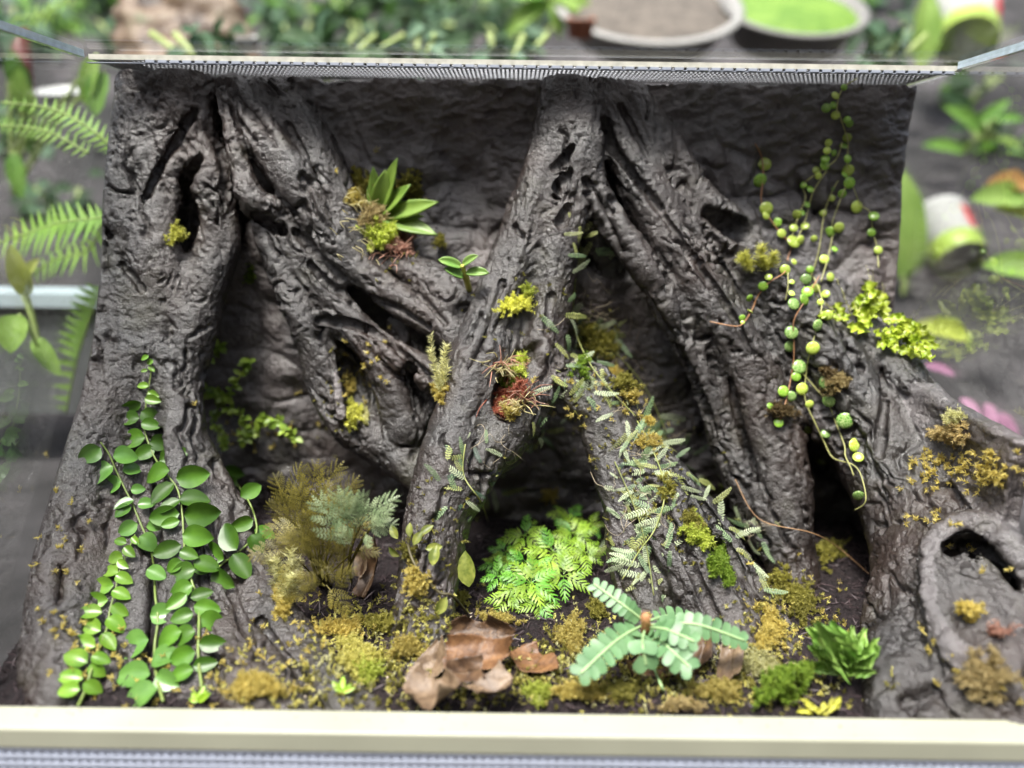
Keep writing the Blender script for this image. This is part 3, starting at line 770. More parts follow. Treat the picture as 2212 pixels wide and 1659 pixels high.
climber("pale thin vine with rounded leaves climbing leftmost on the left root",
 [(214,956),(232,985),(250,1020),(268,1050),(290,1090),(304,1130),(318,1180),(330,1235),(340,1290),(348,1340),(342,1400),(345,1460),(356,1520)],
 [(200,990,48),(264,986,44),(228,1027,48),(279,1018,32),(249,1052,38),(297,1059,30),(275,1097,42),(316,1094,30),(274,1111,34),(286,1148,42),(324,1173,44),(328,1140,30),(338,1247,46),(356,1326,58),(304,1395,56),(301,1467,70),(374,1470,58),(363,1427,54),(318,1508,74)],
 LSC, 0.7)
climber("short vine with small yellow green leaves low on the left root beside the glass",
 [(292,1160),(276,1200),(262,1235),(250,1280),(240,1320),(230,1360),(214,1400),(196,1450),(178,1500),(172,1530)],
 [(269,1178,28),(296,1173,22),(257,1207,36),(287,1200,30),(244,1237,34),(277,1227,32),(230,1266,46),(272,1254,34),(215,1297,52),(265,1289,44),(203,1328,48),(265,1318,42),(202,1361,48),(252,1353,42),(190,1398,48),(239,1388,44),(170,1430,52),(222,1427,42),(161,1464,52),(212,1450,40),(158,1494,40),(198,1486,38)],
 LSB, 0.62)
climber("glossy green vine with a water speckled leaf beside the bronze clubmoss",
 [(497,1005),(512,1040),(530,1080),(545,1120),(548,1160),(520,1190),(486,1215),(462,1240)],
 [(507,1017,40),(499,1047,44),(538,1065,52),(521,1079,44),(522,1136,52),(555,1180,48),(500,1173,60),(466,1197,62),(524,1230,58),(480,1256,56),(440,1232,50),(566,1150,40)],
 LSA, 0.66)

# ------------------------------------------------------------------ trailing vine with round leaves
def turtlemat(name, body, vein):
    m, nt, b = nmat(name); tc = add(nt, 'ShaderNodeTexCoord')
    vo = add(nt, 'ShaderNodeTexVoronoi', feature='DISTANCE_TO_EDGE', Scale=2.6); nt.links.new(tc.outputs['Object'], vo.inputs['Vector'])
    oi = add(nt, 'ShaderNodeObjectInfo')
    r = ramp(nt, vo.outputs['Distance'], [(0.02, vein), (0.10, body)])
    mr = add(nt, 'ShaderNodeMapRange'); mr.inputs['To Min'].default_value = 0.7; mr.inputs['To Max'].default_value = 1.3; nt.links.new(oi.outputs['Random'], mr.inputs[0])
    hs = add(nt, 'ShaderNodeHueSaturation'); nt.links.new(mr.outputs[0], hs.inputs['Value']); nt.links.new(r.outputs[0], hs.inputs['Color'])
    nt.links.new(hs.outputs[0], b.inputs['Base Color']); b.inputs['Roughness'].default_value = 0.25
    b.inputs['Subsurface Weight'].default_value = 0.0
    return m
M_tg = [turtlemat('round_leaf_green', (0.12,0.28,0.015), (0.33,0.47,0.09)), turtlemat('round_leaf_lime', (0.30,0.43,0.035), (0.52,0.57,0.17)), turtlemat('round_leaf_dark', (0.09,0.20,0.035), (0.34,0.42,0.17))]
def lens(name, mat):
    mb = MB(); mb.lathe([(0.0,-.26),(.45,-.24),(.8,-.15),(.97,-.03),(1.0,.03),(.93,.13),(.7,.24),(.4,.30),(0.0,.32)], n=18)
    return mb.mesh(name, mat)
M_vs = plain('trailing_stem', (0.34,0.34,0.12), 0.5, 0.3, 120); M_vr = plain('reddish_stem', (0.30,0.15,0.07), 0.5, 0.3, 120)
LENS = [lens('leaf', m_) for m_ in M_tg]
TV = thing('trailing_vine', hit(1850,175)[0], "trailing vine with strings of round beadlike green leaves hanging down the right side", 'vine')
def strand(stem, leaves, mix, smat=M_vs, r=0.00045):
    pts = []
    for (u, v) in stem:
        p, n = hits(u, v, 6); pts.append(p + n*0.003)
    mb = MB(); mb.tube(spline(pts, 6), r, 5); s_ = link('strand', mb.mesh('strand', smat), TV)
    for (u, v, q) in leaves:
        p, n = hits(u, v, 10); n = (n*0.25 + CBACK*0.8 + UP*0.25 + Vector((rnd.gauss(0,.28), rnd.gauss(0,.2), rnd.gauss(0,.28)))).normalized()
        M = frame(p + n*0.0034, Vector((rnd.gauss(0,1), rnd.gauss(0,.2), rnd.gauss(0,1))), n, q*1.05*pxsize(u, v, p.y))
        o = link('leaf', LENS[mix[rnd.randrange(len(mix))]], s_, M)
strand([(1629,312),(1640,340),(1645,390),(1645,440),(1665,480),(1690,515),(1708,530),(1700,560),(1690,590),(1660,610),(1640,640),(1620,670),(1605,700),(1580,706),(1535,695)],
 [(1649,358,14),(1644,390,14),(1651,450,14),(1654,473,9),(1675,487,10),(1684,507,10),(1708,527,15),(1724,526,10),(1695,582,11),(1710,571,7),(1660,603,8),(1652,620,10),(1618,646,8),(1616,677,7),(1599,686,7),(1603,700,5)], (1,1,1,0), M_vr, 0.0005)
strand([(1850,170),(1815,195),(1805,230),(1812,255),(1822,280),(1828,310),(1826,345),(1830,375),(1838,400),(1855,440),(1878,465),(1880,500),(1890,540),(1893,580)],
 [(1823,191,7),(1798,213,9),(1779,239,10),(1795,232,8),(1803,252,9),(1828,264,8),(1835,272,8),(1828,301,9),(1815,321,10),(1824,346,9),(1829,373,12),(1817,383,8),(1827,398,12),(1845,452,13),(1882,474,11),(1877,509,9),(1894,543,9)], (0,0,1))
strand([(1815,310),(1800,345),(1770,372),(1738,395),(1735,430),(1718,470),(1705,520)],
 [(1785,312,8),(1785,329,8),(1800,330,7),(1780,349,9),(1781,359,10),(1760,376,8),(1765,385,7),(1737,402,7),(1747,413,8),(1719,470,10),(1728,465,8),(1711,497,9)], (0,0,1))
strand([(1780,372),(1757,410),(1740,450),(1733,480),(1720,520)], [(1738,447,7),(1737,496,9)], (0,1))
strand([(1808,390),(1792,410),(1780,445),(1773,480),(1768,520),(1762,560),(1752,600)], [(1793,408,4),(1794,432,7),(1775,467,7),(1760,519,7),(1771,561,10),(1748,583,8)], (0,2,1))
strand([(1825,400),(1817,430),(1800,480),(1792,510),(1785,560),(1770,610)], [(1816,422,9),(1792,504,11),(1812,493,11),(1798,544,7),(1788,602,10)], (0,0,1))
strand([(1697,590),(1700,620),(1698,650)], [(1707,614,6),(1711,637,7)], (1,))
strand([(1770,600),(1735,650),(1718,690),(1717,730),(1708,780),(1700,830),(1690,880),(1678,915)],
 [(1740,608,12),(1744,634,12),(1710,660,13),(1733,653,13),(1709,720,14),(1700,746,12),(1720,795,15),(1716,815,10),(1686,846,12),(1707,861,11),(1660,882,8),(1678,917,10)], (0,0,2), M_vr)
strand([(1760,600),(1770,650),(1768,700),(1752,760),(1742,800),(1740,860),(1762,915),(1785,950),(1805,985),(1845,1005),(1865,1030),(1876,1080),(1855,1100)],
 [(1761,625,10),(1780,642,9),(1771,654,7),(1786,687,11),(1760,705,13),(1754,752,14),(1727,840,13),(1747,872,9),(1746,927,12),(1777,939,10),(1775,996,11),(1851,993,11)], (1,1,2))
strand([(1722,800),(1760,835),(1790,880),(1805,910),(1820,960),(1830,985),(1842,1010),(1850,1028)],
 [(1781,827,15),(1792,864,13),(1825,907,17),(1839,962,15),(1854,1074,12)], (2,2,1))

# ------------------------------------------------------------------ fronds
def pinnate(L, n, ll, lw, ang=60, taper=0.8, arch=0.2, rise=0.25, mb=None, org=None, yd=None, nd=None, rach=0.012, cup=0.25, side=0.0):
    """a rachis with n pairs of pointed leaflets; local frame or given frame"""
    mb = mb or MB(); org = org or Vector((0,0,0)); yd = yd or Vector((0,1,0)); nd = nd or Vector((0,0,1)); xd = yd.cross(nd)
    def pt(t): return org + yd*(t*L) + nd*(rise*t*L - arch*t*t*L) + xd*(side*t*t*L)
    mb.tube([pt(i/5) for i in range(6)], [rach*L*(1-.6*i/5) for i in range(6)], 4)
    for i in range(n):
        t = 0.06 + 0.93*i/n; p = pt(t); env = (math.sin(math.pi*(0.12 + 0.86*t)**0.9)**0.6) if taper > 0 else 1
        tl = (pt(min(1, t+.05)) - pt(t-.05)).normalized()
        for s in (-1, 1):
            a = R(ang*(1-0.35*t) + rnd.uniform(-6,6)); d = tl*math.cos(a) + xd*(s*math.sin(a)); l_ = ll*L*env*rnd.uniform(.88,1.1)
            w_ = lw*L*(0.6+0.4*env); sd = (tl*math.sin(a) - xd*(s*math.cos(a)))
            up = nd*cup
            mb.add([p, p + d*l_*.35 + sd*w_*.5 + up*l_*.12, p + d*l_*.8 + sd*w_*.36 + up*l_*.1, p + d*l_ , p + d*l_*.75 - sd*w_*.42 + up*l_*.02, p + d*l_*.35 - sd*w_*.5 + up*l_*.05, p + d*l_*.5 + up*l_*.2],
                   [(0,6,1),(1,6,2),(2,6,3),(3,6,4),(4,6,5),(5,6,0)])
    return mb
def bipinnate(L, nb, bl, n, ll, lw, ang=48, arch=0.3, rise=0.35):
    mb = MB(); yd = Vector((0,1,0)); nd = Vector((0,0,1)); xd = Vector((1,0,0))
    def pt(t): return yd*(t*L) + nd*(rise*t*L - arch*t*t*L)
    mb.tube([pt(i/6) for i in range(7)], [0.014*L*(1-.7*i/6) for i in range(7)], 4)
    for i in range(nb):
        t = 0.18 + 0.8*i/nb; env = 1 - 0.75*t
        for s in (-1, 1):
            a = R(ang*rnd.uniform(.85,1.15)); d = (yd*math.cos(a) + xd*(s*math.sin(a)) + nd*(rise - 2*arch*t)*.7).normalized()
            nn = (nd + xd*s*rnd.uniform(-.2,.2)).normalized(); nn = (nn - d*nn.dot(d)).normalized()
            b = bl*L*(env + .25)*rnd.uniform(.85,1.1)
            pinnate(b, n, ll, lw, 52, 1, 0.25, 0.05, mb, pt(t), d, nn)
    pinnate(L*.4, n, ll, lw, 50, 1, 0.2, 0, mb, pt(.68), (yd + nd*(rise-1.6*arch)).normalized(), nd)
    return mb
M_creep = [leafmat('creeper_green', (0.10,0.17,0.075), (0.20,0.28,0.13), 0.45, 0.2, scale=120), leafmat('creeper_pale', (0.26,0.32,0.18), (0.42,0.47,0.30), 0.5, 0.25, scale=120), leafmat('creeper_olive', (0.19,0.22,0.06), (0.33,0.35,0.12), 0.5, 0.25, scale=120), leafmat('creeper_dark', (0.03,0.065,0.04), (0.065,0.11,0.07), 0.4, 0.15, scale=120)]
CF = [[pinnate(1, 11, .155, .058, 66, 1, .2*k, .07, cup=.5, side=.16*(k-1)).mesh('frond', m_, False) for k in (0, 1, 2, 3)] for m_ in M_creep]
def creeper(label, fr, stems=(), dens=3):
    t = thing('creeping_clubmoss', hit(fr[0][0], fr[0][1])[0], label, 'clubmoss', 'creeping clubmoss on the roots')
    for st in stems:
        pts = [hit(u, v)[0] + hit(u, v)[1]*.003 for (u, v) in st]; mb = MB(); mb.tube(spline(pts, 6), .0005, 5); link('stem', mb.mesh('stem', M_creep[2]), t)
    more = [(u0+rnd.gauss(0,22), v0+rnd.gauss(0,22), u1+rnd.gauss(0,34), v1+rnd.gauss(0,34), rnd.choice((0,2,2,1,1,0))) for (u0,v0,u1,v1,c) in fr for k in range(dens)]
    for (u0, v0, u1, v1, c) in list(fr) + more:
        if math.hypot(u1-u0, v1-v0) > 70: q_ = 70/math.hypot(u1-u0, v1-v0); u1, v1 = u0+(u1-u0)*q_, v0+(v1-v0)*q_
        p, n = hits(u0, v0, 14); n = (n + CBACK*.35 + UP*.1).normalized(); L = math.hypot(u1-u0, v1-v0)
        ang = math.degrees(math.atan2(v0-v1, u1-u0)); d = onsurf(pdir(ang), n)
        M = frame(p + n*.0015, d, n + Vector((rnd.gauss(0,.25), rnd.gauss(0,.15), rnd.gauss(0,.25))), L*rnd.uniform(.6,.95)*pxsize(u0, v0, p.y))
        link('frond', rnd.choice(CF[c]), t, M)
    return t
creeper("dark bluish creeping clubmoss fronds on the lower central trunk under the sphagnum pocket",
 [(975,985,935,900,0),(1000,1010,960,935,0),(1000,985,990,925,0),(985,1060,925,960,0),(1000,1020,940,1040,3),(950,1040,915,985,0),(1000,1090,940,1120,3),(1040,1000,1010,960,3),(1060,1040,1000,970,3),(1060,1050,1085,985,3),(1060,1090,1000,1060,3),(1045,1100,1010,1040,2),(1040,1120,995,1150,3),(1020,1060,1070,1090,3),(1080,1020,1050,970,2),(1180,900,1110,945,0),(1190,880,1200,835,0),(1175,930,1120,920,0),(1190,870,1225,820,0),(1150,960,1135,990,1),(1160,945,1200,975,1),(1085,985,1040,955,1),(1150,970,1120,1005,0),(1165,900,1165,940,3)],
 [[(1215,830),(1190,880),(1165,950),(1120,1000),(1070,1030)],[(1000,960),(1005,1020),(1040,1080),(1050,1130)]], dens=1)
creeper("pale creeping clubmoss over the arch beside the central trunk",
 [(1250,490,1258,540,2),(1258,545,1340,550,1),(1260,530,1252,590,1),(1300,545,1350,555,1),(1240,700,1260,760,2),(1290,720,1350,660,2),(1300,740,1345,690,2),(1250,720,1310,700,2),(1240,780,1300,790,0),(1270,800,1262,870,1),(1275,830,1285,890,1),(1300,820,1330,870,1),(1250,850,1215,830,0),(1240,870,1270,830,2),(1320,800,1380,840,2),(1300,770,1360,760,2),(1230,740,1215,790,2),(1330,870,1280,890,2),(1260,760,1330,740,2),(1245,690,1285,670,2),(1360,850,1400,880,2),(1280,700,1320,730,2),(1225,800,1260,820,0),(1340,720,1300,760,2)],
 [[(1252,490),(1252,540),(1245,620),(1240,700),(1270,780),(1320,840),(1370,900)],[(1240,700),(1310,740),(1390,830),(1440,930)]])
creeper("silvery green creeping clubmoss sprawling down the middle arching root",
 [(1380,930,1440,860,0),(1400,960,1460,905,0),(1430,960,1550,940,1),(1480,960,1490,910,0),(1440,950,1400,900,2),(1360,950,1330,990,0),(1350,1000,1310,1040,3),(1370,1000,1420,980,0),(1400,1000,1330,1000,0),(1420,1010,1500,1000,0),(1480,1020,1530,1060,2),(1390,1030,1330,1080,0),(1370,1060,1310,1090,1),(1410,1050,1400,1120,0),(1440,1040,1450,1110,0),(1470,1050,1560,1090,1),(1400,1100,1330,1130,1),(1380,1120,1320,1110,2),(1390,1140,1330,1190,1),(1430,1100,1480,1090,2),(1440,1090,1400,1150,0),(1450,1130,1440,1190,0),(1400,1150,1350,1210,2),(1370,1190,1320,1200,1),(1360,1210,1300,1180,1),(1390,1180,1400,1250,1),(1350,1220,1290,1240,1),(1390,1240,1350,1270,1),(1410,1220,1450,1290,1),(1340,1240,1400,1230,1),(1330,1180,1290,1150,2),(1460,990,1500,960,0),(1350,960,1390,910,2),(1400,1080,1350,1060,0),(1520,1080,1540,1030,1),(1430,1180,1470,1150,2),(1380,1060,1440,1040,0),(1340,1120,1300,1080,0),(1420,1270,1385,1290,1)],
 [[(1370,910),(1410,980),(1440,1060),(1420,1140),(1380,1200),(1350,1250)],[(1430,950),(1500,1040),(1560,1100)],[(1330,1000),(1370,1090),(1390,1180),(1410,1290)]])
creeper("thin creeping clubmoss trailing down the dark gap right of the arching root",
 [(1600,1130,1580,1090,1),(1610,1130,1680,1105,1),(1620,1150,1590,1170,1),(1610,1160,1640,1110,1),(1620,1180,1640,1230,1),(1635,1220,1650,1270,0),(1610,1150,1560,1150,1),(1640,1250,1670,1290,2)],
 [[(1600,1120),(1615,1170),(1640,1240),(1660,1290)]])

# ------------------------------------------------------------------ bright green clubmoss on the cave floor
M_lime = [leafmat('bright_frond', (0.15,0.29,0.02), (0.29,0.43,0.045), 0.4, 0.3, scale=120), leafmat('deep_frond', (0.08,0.27,0.02), (0.18,0.42,0.05), 0.4, 0.3, scale=120)]
LF = [[bipinnate(1, 5, .40, 10, .17, .085, 42, .25+.15*k, .2).mesh('frond', m_, False) for k in range(3)] for m_ in M_lime]
def rosette(t, u, v, fronds, meshes, tilt=.6, lift=.004, off=None):
    p, n = hits(u, v, 8); n = (UP*.75 + CBACK*.55 + Vector((rnd.gauss(0,.15),0,0))).normalized() if off is None else off
    for (ang, L, c) in fronds:
        a = ang + rnd.uniform(-8,8); d = onsurf(pdir(a), n); d = (d + n*.18).normalized()
        M = frame(p + n*(lift+rnd.uniform(0,.004)), d, n + Vector((rnd.gauss(0,.2), rnd.gauss(0,.1), rnd.gauss(0,.2))), L*.72*pxsize(u, v, p.y))
        link('frond', rnd.choice(meshes[c]), t, M)
CL = thing('clubmoss', hit(1160,1240)[0], "bright green feathery clubmoss cushion growing under the central arch", 'clubmoss')
for (u, v, k, L, c, lf) in [(1145,1190,7,85,0,.020),(1235,1185,8,90,0,.020),(1090,1215,7,65,1,.012),(1185,1225,8,85,0,.020),(1262,1220,7,70,0,.014),(1085,1262,7,65,1,.009),(1140,1285,9,110,0,.014),(1215,1272,8,95,0,.016),(1095,1305,6,70,0,.006),(1165,1318,7,75,0,.006),(1270,1170,5,60,0,.02),(1120,1240,6,70,1,.014),(1065,1235,5,50,1,.008),(1205,1160,6,80,0,.022),(1160,1255,6,60,1,.012)]:
    rosette(CL, u, v, [(360*i/k + rnd.uniform(-12,12), L*rnd.uniform(.7,1.0), c if rnd.random() < .8 else 1-c) for i in range(k)], LF, lift=lf)
# ------------------------------------------------------------------ bronze and blue green clubmoss beside the central trunk
M_brz = [leafmat('bronze_frond', (0.085,0.075,0.012), (0.20,0.17,0.03), 0.5, 0.25, scale=150), leafmat('blue_green_frond', (0.15,0.22,0.10), (0.36,0.44,0.24), 0.45, 0.25, scale=150)]
BF = [[bipinnate(1, 6, .46, 7, .19, .06, 44, .2+.15*k, .2).mesh('frond', m_, False) for k in range(3)] for m_ in M_brz]
def bush(label, fr, ix, name, base):
    if ix == 0: fr = fr + [(a+rnd.uniform(-30,30), b+rnd.uniform(30,70), c+rnd.uniform(-35,35), d+rnd.uniform(50,100), e+.008) for (a,b,c,d,e) in fr]
    p0, n0 = hit(*base); t = thing(name, p0, label, 'clubmoss')
    for (u0, v0, u1, v1, back) in fr:
        Y = p0.y - back; a, b = P(u0, v0, Y), P(u1, v1, Y - .006)
        n = (CBACK + UP*.5 + Vector((rnd.gauss(0,.25), 0, rnd.gauss(0,.2)))).normalized()
        link('frond', rnd.choice(BF[ix]), t, frame(a, b - a, n, (b-a).length*(1.05 if ix == 0 else .85)))
    mb = MB()
    for (u0, v0, u1, v1, back) in fr[::2]:
        Y = p0.y - back; mb.tube(spline([p0 + Vector((rnd.uniform(-.006,.006), 0, 0)), (P(u0,v0,Y)+p0)/2 + Vector((0,-.004,.004)), P(u0, v0, Y)], 5), .0006, 5)
    link('stem', mb.mesh('stem', M_brz[0]), t)
bush("bushy golden bronze clubmoss left of the central trunk", [(640,1100,590,1040,.03),(650,1100,630,1020,.02),(670,1090,680,1010,.02),(690,1100,720,1010,.015),(640,1130,575,1100,.04),(650,1140,570,1140,.045),(660,1160,600,1180,.05),(680,1130,640,1060,.045),(700,1130,700,1050,.045),(710,1150,740,1080,.04),(690,1180,660,1110,.055),(680,1200,620,1160,.055),(720,1190,760,1140,.05),(700,1200,690,1130,.06),(720,1220,740,1170,.055),(660,1200,640,1230,.05),(700,1220,680,1180,.06),(640,1120,600,1070,.035),(730,1110,760,1040,.02),(740,1160,790,1120,.03),(690,1220,720,1250,.05)], 0, 'bronze_clubmoss', (700,1265))
bush("blue green lacy clubmoss fronds in front of the bronze clubmoss", [(745,1180,680,1060,.065),(760,1160,725,1040,.06),(770,1150,770,1050,.06),(780,1130,730,1050,.06),(780,1130,850,1060,.06),(785,1140,860,1130,.06),(790,1150,800,1190,.065),(770,1120,790,1060,.062),(800,1140,840,1090,.065),(760,1180,720,1130,.065)], 1, 'lacy_clubmoss', (745,1262))
# ------------------------------------------------------------------ plant with leaflets in pairs beside the dead leaves
M_bio = leafmat('sea_green_leaflet', (0.085,0.185,0.075), (0.14,0.26,0.115), 0.45, 0.25, scale=60, rnd=.1); M_bst = plain('leaf_rib', (0.24,0.36,0.16), 0.5, .2, 100); M_fuzz = plain('rusty_fuzz', (0.42,0.20,0.09), 0.8, .3, 300, .0004)
def leaflet(k):
    v = [(0,0,0)]; n = 7; f = []
    out = [(-.44,.0),(-.52,.4),(-.5,.78),(-.28,.98),(0,1.0),(.28,.97),(.44,.78),(.50,.4),(.46,.0)]
    v += [(a, b, .06*abs(a) - .1*b*b*(k+1)*.6) for a, b in out] + [(0,.5,-.05)]
    for i in range(1, 9): f.append((i, 10, i+1)[::-1])
    f += [(1,10,0), (0,10,9)]
    return mesh('leaflet', v, f, M_bio)
LL = [leaflet(k) for k in range(3)]
pb, nb_ = hit(1395, 1420); cB = P(1395, 1362, pb.y - .012)
BIO = thing('rosette_plant', pb, "sea green rosette plant with paired leaflets in front of the middle arching root", 'plant')
mb = MB(); top = P(1394, 1326, pb.y - .016); ln = [cB.lerp(top, i/8) for i in range(9)]
mb.tube(ln, [.0022,.0024,.0024,.0025,.0026,.0027,.0026,.0022,.0010], 10); o = link('bud', mb.mesh('bud', M_fuzz), BIO); o['label'] = "rusty brown fuzzy bud"
tb = TB()
for k in range(260):
    q = cB.lerp(top, rnd.random()); d = Vector((rnd.gauss(0,1), rnd.gauss(0,1), rnd.gauss(.2,.6))); d.normalize(); tb.blades([q + d*.0022], [d], .0016, .0002)
link('hair', tb.mesh('hair', M_fuzz), BIO)
mb = MB(); mb.tube(spline([cB, (cB+pb)/2 + Vector((.001,0,0)), pb - UP*.004], 5), [.0018]*11, 8); link('stem', mb.mesh('stem', M_bst), BIO)
mb = MB(); pe = hit(1436, 1498)[0]; mb.tube(spline([cB + Vector((0,-.004,-.002)), P(1412,1440,pb.y-.02), P(1428,1480,pe.y-.004), pe], 6), .0008, 6); link('stalk', mb.mesh('stalk', M_bst), BIO)
for (uu, n, wd, dY) in [([(1388,1340),(1350,1310),(1283,1262)], 9, 30, (0,.0,.012)), ([(1385,1352),(1330,1385),(1254,1455)], 9, 40, (0,-.02,-.035)), ([(1393,1360),(1388,1390),(1396,1436)], 3, 38, (0,-.02,-.026)), ([(1403,1360),(1440,1395),(1488,1440)], 6, 40, (0,-.02,-.03)), ([(1405,1350),(1500,1348),(1608,1384)], 10, 32, (0,-.01,-.012)), ([(1405,1340),(1450,1330),(1510,1346)], 6, 28, (0,.01,.018)), ([(1400,1356),(1440,1360),(1500,1386)], 6, 32, (0,-.016,-.022))]:
    pts = [P(u, v, cB.y + dy) for (u, v), dy in zip(uu, dY)]; sp = spline(pts, 12)
    mb = MB(); mb.tube(sp, .0009, 5); lf = link('leaf', mb.mesh('leaf', M_bst), BIO); px = pxsize(uu[1][0], uu[1][1], cB.y)
    for i in range(n):
        f_ = (.14 + .84*(i+.5)/n)*(len(sp)-1); i0 = int(f_); q = sp[i0].lerp(sp[min(i0+1, len(sp)-1)], f_-i0); tl = (sp[min(i0+1, len(sp)-1)] - sp[max(i0-1,0)]).normalized()
        nn = (UP*.55 + CBACK*.75); nn = (nn - tl*nn.dot(tl)).normalized(); sd = tl.cross(nn)
        s_ = wd*px*.74*(.62 + .5*math.sin(math.pi*(.15 + .72*i/n)))
        for s in (-1, 1):
            d = (sd*s + tl*(.25 + .5*(i == n-1)) + nn*rnd.uniform(-.05,.18)).normalized(); M = frame(q, d, nn + Vector((rnd.gauss(0,.1),0,rnd.gauss(0,.1))), s_)
            spc = (sp[0]-sp[-1]).length/n*1.0/s_; M = M @ Matrix.Diagonal((min(1.0, spc), 1, 1, 1))
            link('leaflet', rnd.choice(LL), lf, M)

# ------------------------------------------------------------------ lime rosette on a moss pad, small orchid
M_succ = leafmat('strap_leaf', (0.12,0.21,0.03), (0.20,0.31,0.05), 0.45, 0.2, scale=60, rnd=.15)
pm, nm_ = hits(835, 455, 30)
moss(800,400,48,36,0,120,.007,34,.0035,.0006,'olive',"olive green moss behind the lime strap leaved rosette", rise=.004)
moss(772,425,26,34,0,60,.007,34,.004,.0007,'gold',"golden moss at the left edge of the strap leaved rosette", rise=.004)
moss(885,400,34,36,0,90,.006,34,.003,.0006,'olive',"dark olive moss under the right leaves of the rosette", rise=.003)
moss(805,475,40,26,0,60,.008,36,.006,.0008,'tan',"rusty tan sphagnum moss below the rosette base", rise=.006)
moss(820,515,44,34,0,70,.009,40,.0055,.0008,'lime',"lime sphagnum moss heads below the strap leaved rosette", rise=.006)
moss(866,530,34,24,0,60,.008,36,.005,.0008,'pink',"pinkish sphagnum moss at the lower right of the rosette pad", rise=.004)
tbm = {}
def fil(label, u, v, ru, rv, n, mat):
    t_ = MB(); strands_(t_, u, v, ru, rv, n, .013, .00035); tag(link('moss_filaments', t_.mesh('moss_filaments', M_moss[mat])), kind='stuff')
def strands_(tb, u, v, ru, rv, n, L, w_):
    for k in range(n):
        a, b = rnd.gauss(0,.5), rnd.gauss(0,.5); p, nn = hit(u+a*ru, v+b*rv); p = p + nn*.003
        d = (nn*.8 + Vector((rnd.gauss(0,.7), rnd.gauss(0,.3), rnd.gauss(0,.6)))).normalized(); mid = p + d*L*.5; e = mid + (d + Vector((rnd.gauss(0,.7), rnd.gauss(0,.3), rnd.gauss(-.5,.5)))).normalized()*L*.5
        tb.tube(spline([p, mid, e], 3), [w_]*4+[w_*.7]*2+[w_*.4], 3)
fil("cream coloured moss filaments round the strap leaved rosette", 800, 480, 60, 60, 70, 'cream')
fil("pinkish moss filaments hanging under the strap leaved rosette", 862, 540, 34, 34, 40, 'pink')
ROS = thing('strap_rosette', pm + nm_*.006, "rosette of fleshy lime green strap leaves growing from a moss pad", 'plant')
SL = [leafmesh('leaf', M_succ, 1, .23+.03*k, 12, 3, .48, .14, .06*k, seed=k, tip=1.15) for k in range(3)]
for (u, v, w_, dy) in [(858,341,1.2,.02),(806,360,1,.012),(832,372,1.1,.022),(882,396,1.2,.022),(859,440,.9,.012),(943,434,1.1,.03),(916,467,.8,.018),(940,496,1.15,.03),(800,395,.9,.008),(872,420,.7,.014)]:
    a = P(816, 470, pm.y - .008); b = P(u, v, pm.y - dy); n = (CBACK + UP*.3).normalized(); l = (b-a).length
    o = link('leaf', rnd.choice(SL), ROS, frame(a, b-a, n + Vector((rnd.gauss(0,.35),0,rnd.gauss(0,.2))), l) @ Matrix.Diagonal((w_*.038/l*1.2, 1, 1, 1))); solid_leaf(o, .022)
po, no = hit(1014, 627); ORC = thing('orchid', po, "tiny orchid with four oval green leaves beside the central trunk", 'orchid')
mb = MB(); a, b = po, P(999, 573, po.y - .018); mb.tube(spline([a, P(1008,605,po.y-.008), P(1003,590,po.y-.014), b], 5), [.0022]*6+[.0025]*5+[.0016]*5, 8); link('stem', mb.mesh('stem', plain('orchid_stem', (.42,.42,.08), .45, .2, 100)), ORC)
OL = leafmesh('leaf', leafmat('orchid_leaf', (.13,.26,.05), (.26,.38,.10), .35, .2, scale=60), 1, .42, 8, 3, .5, .35, .12, tip=.7)
for (u0,v0,u1,v1) in [(998,578,949,559),(999,574,1029,551),(1001,600,962,578),(1006,590,1054,587)]:
    a, b = P(u0,v0,po.y-.016), P(u1,v1,po.y-.022); o = link('leaf', OL, ORC, frame(a, b-a, CBACK+UP*.4, (b-a).length)); solid_leaf(o, .05)

# ------------------------------------------------------------------ moss tufts on the roots
moss(378,510,20,24,0,26,.009,34,.004,.0007,'yellow',"small yellow moss tuft inside the hollow of the left root")
moss(1112,662,44,22,15,80,.007,36,.0032,.0006,'yellow',"bright yellow moss patch on the middle of the central trunk", rise=.003)
moss(1140,632,16,14,0,18,.008,30,.003,.0006,'lime',"small lime moss sprig above the bright yellow patch", rise=.002)
def spiky(label, heads, mat, name='moss_clump'):
    t = None; tb = TB()
    for (u0,v0,u1,v1,nl,Ln) in heads:
        p, n = hit(u0, v0); a = p + n*.001; b = P(u1, v1, p.y - .006); shoot(tb, a, b-a, (b-a).length, nl, Ln, .00045, .85, .02)
    return tag(link(name, tb.mesh(name, M_moss[mat])), label, 'moss')
spiky("pale bristly moss on the left edge of the central trunk", [(950,820,918,742,190,.0055),(952,830,958,760,260,.0075),(955,850,935,775,200,.006),(950,845,965,800,160,.0065)], 'pale')
moss(952,850,18,26,0,40,.005,30,.003,.0006,'gold',"dull golden moss under the bristly moss of the central trunk")
spiky("yellow bristly moss beside the reddish strand on the right slanting root", [(1620,575,1606,540,200,.0075),(1645,578,1640,532,240,.008),(1665,580,1675,545,200,.007),(1630,580,1598,560,180,.007),(1655,585,1652,552,180,.007)], 'yellow')
moss(762,900,22,34,0,60,.007,36,.0035,.0006,'yellow',"yellow moss filling the knot hole of the drooping root", rise=.004)
moss(755,835,20,26,0,26,.006,30,.003,.0005,'gold',"sparse golden moss in the upper knot hole of the drooping root")
moss(790,905,10,22,0,24,.005,30,.0025,.0005,'pale',"whitish moss at the right of the drooping root's knot hole")
moss(540,595,14,26,0,40,.004,26,.0025,.0006,'green',"pale green moss patch high on the dark cave wall")
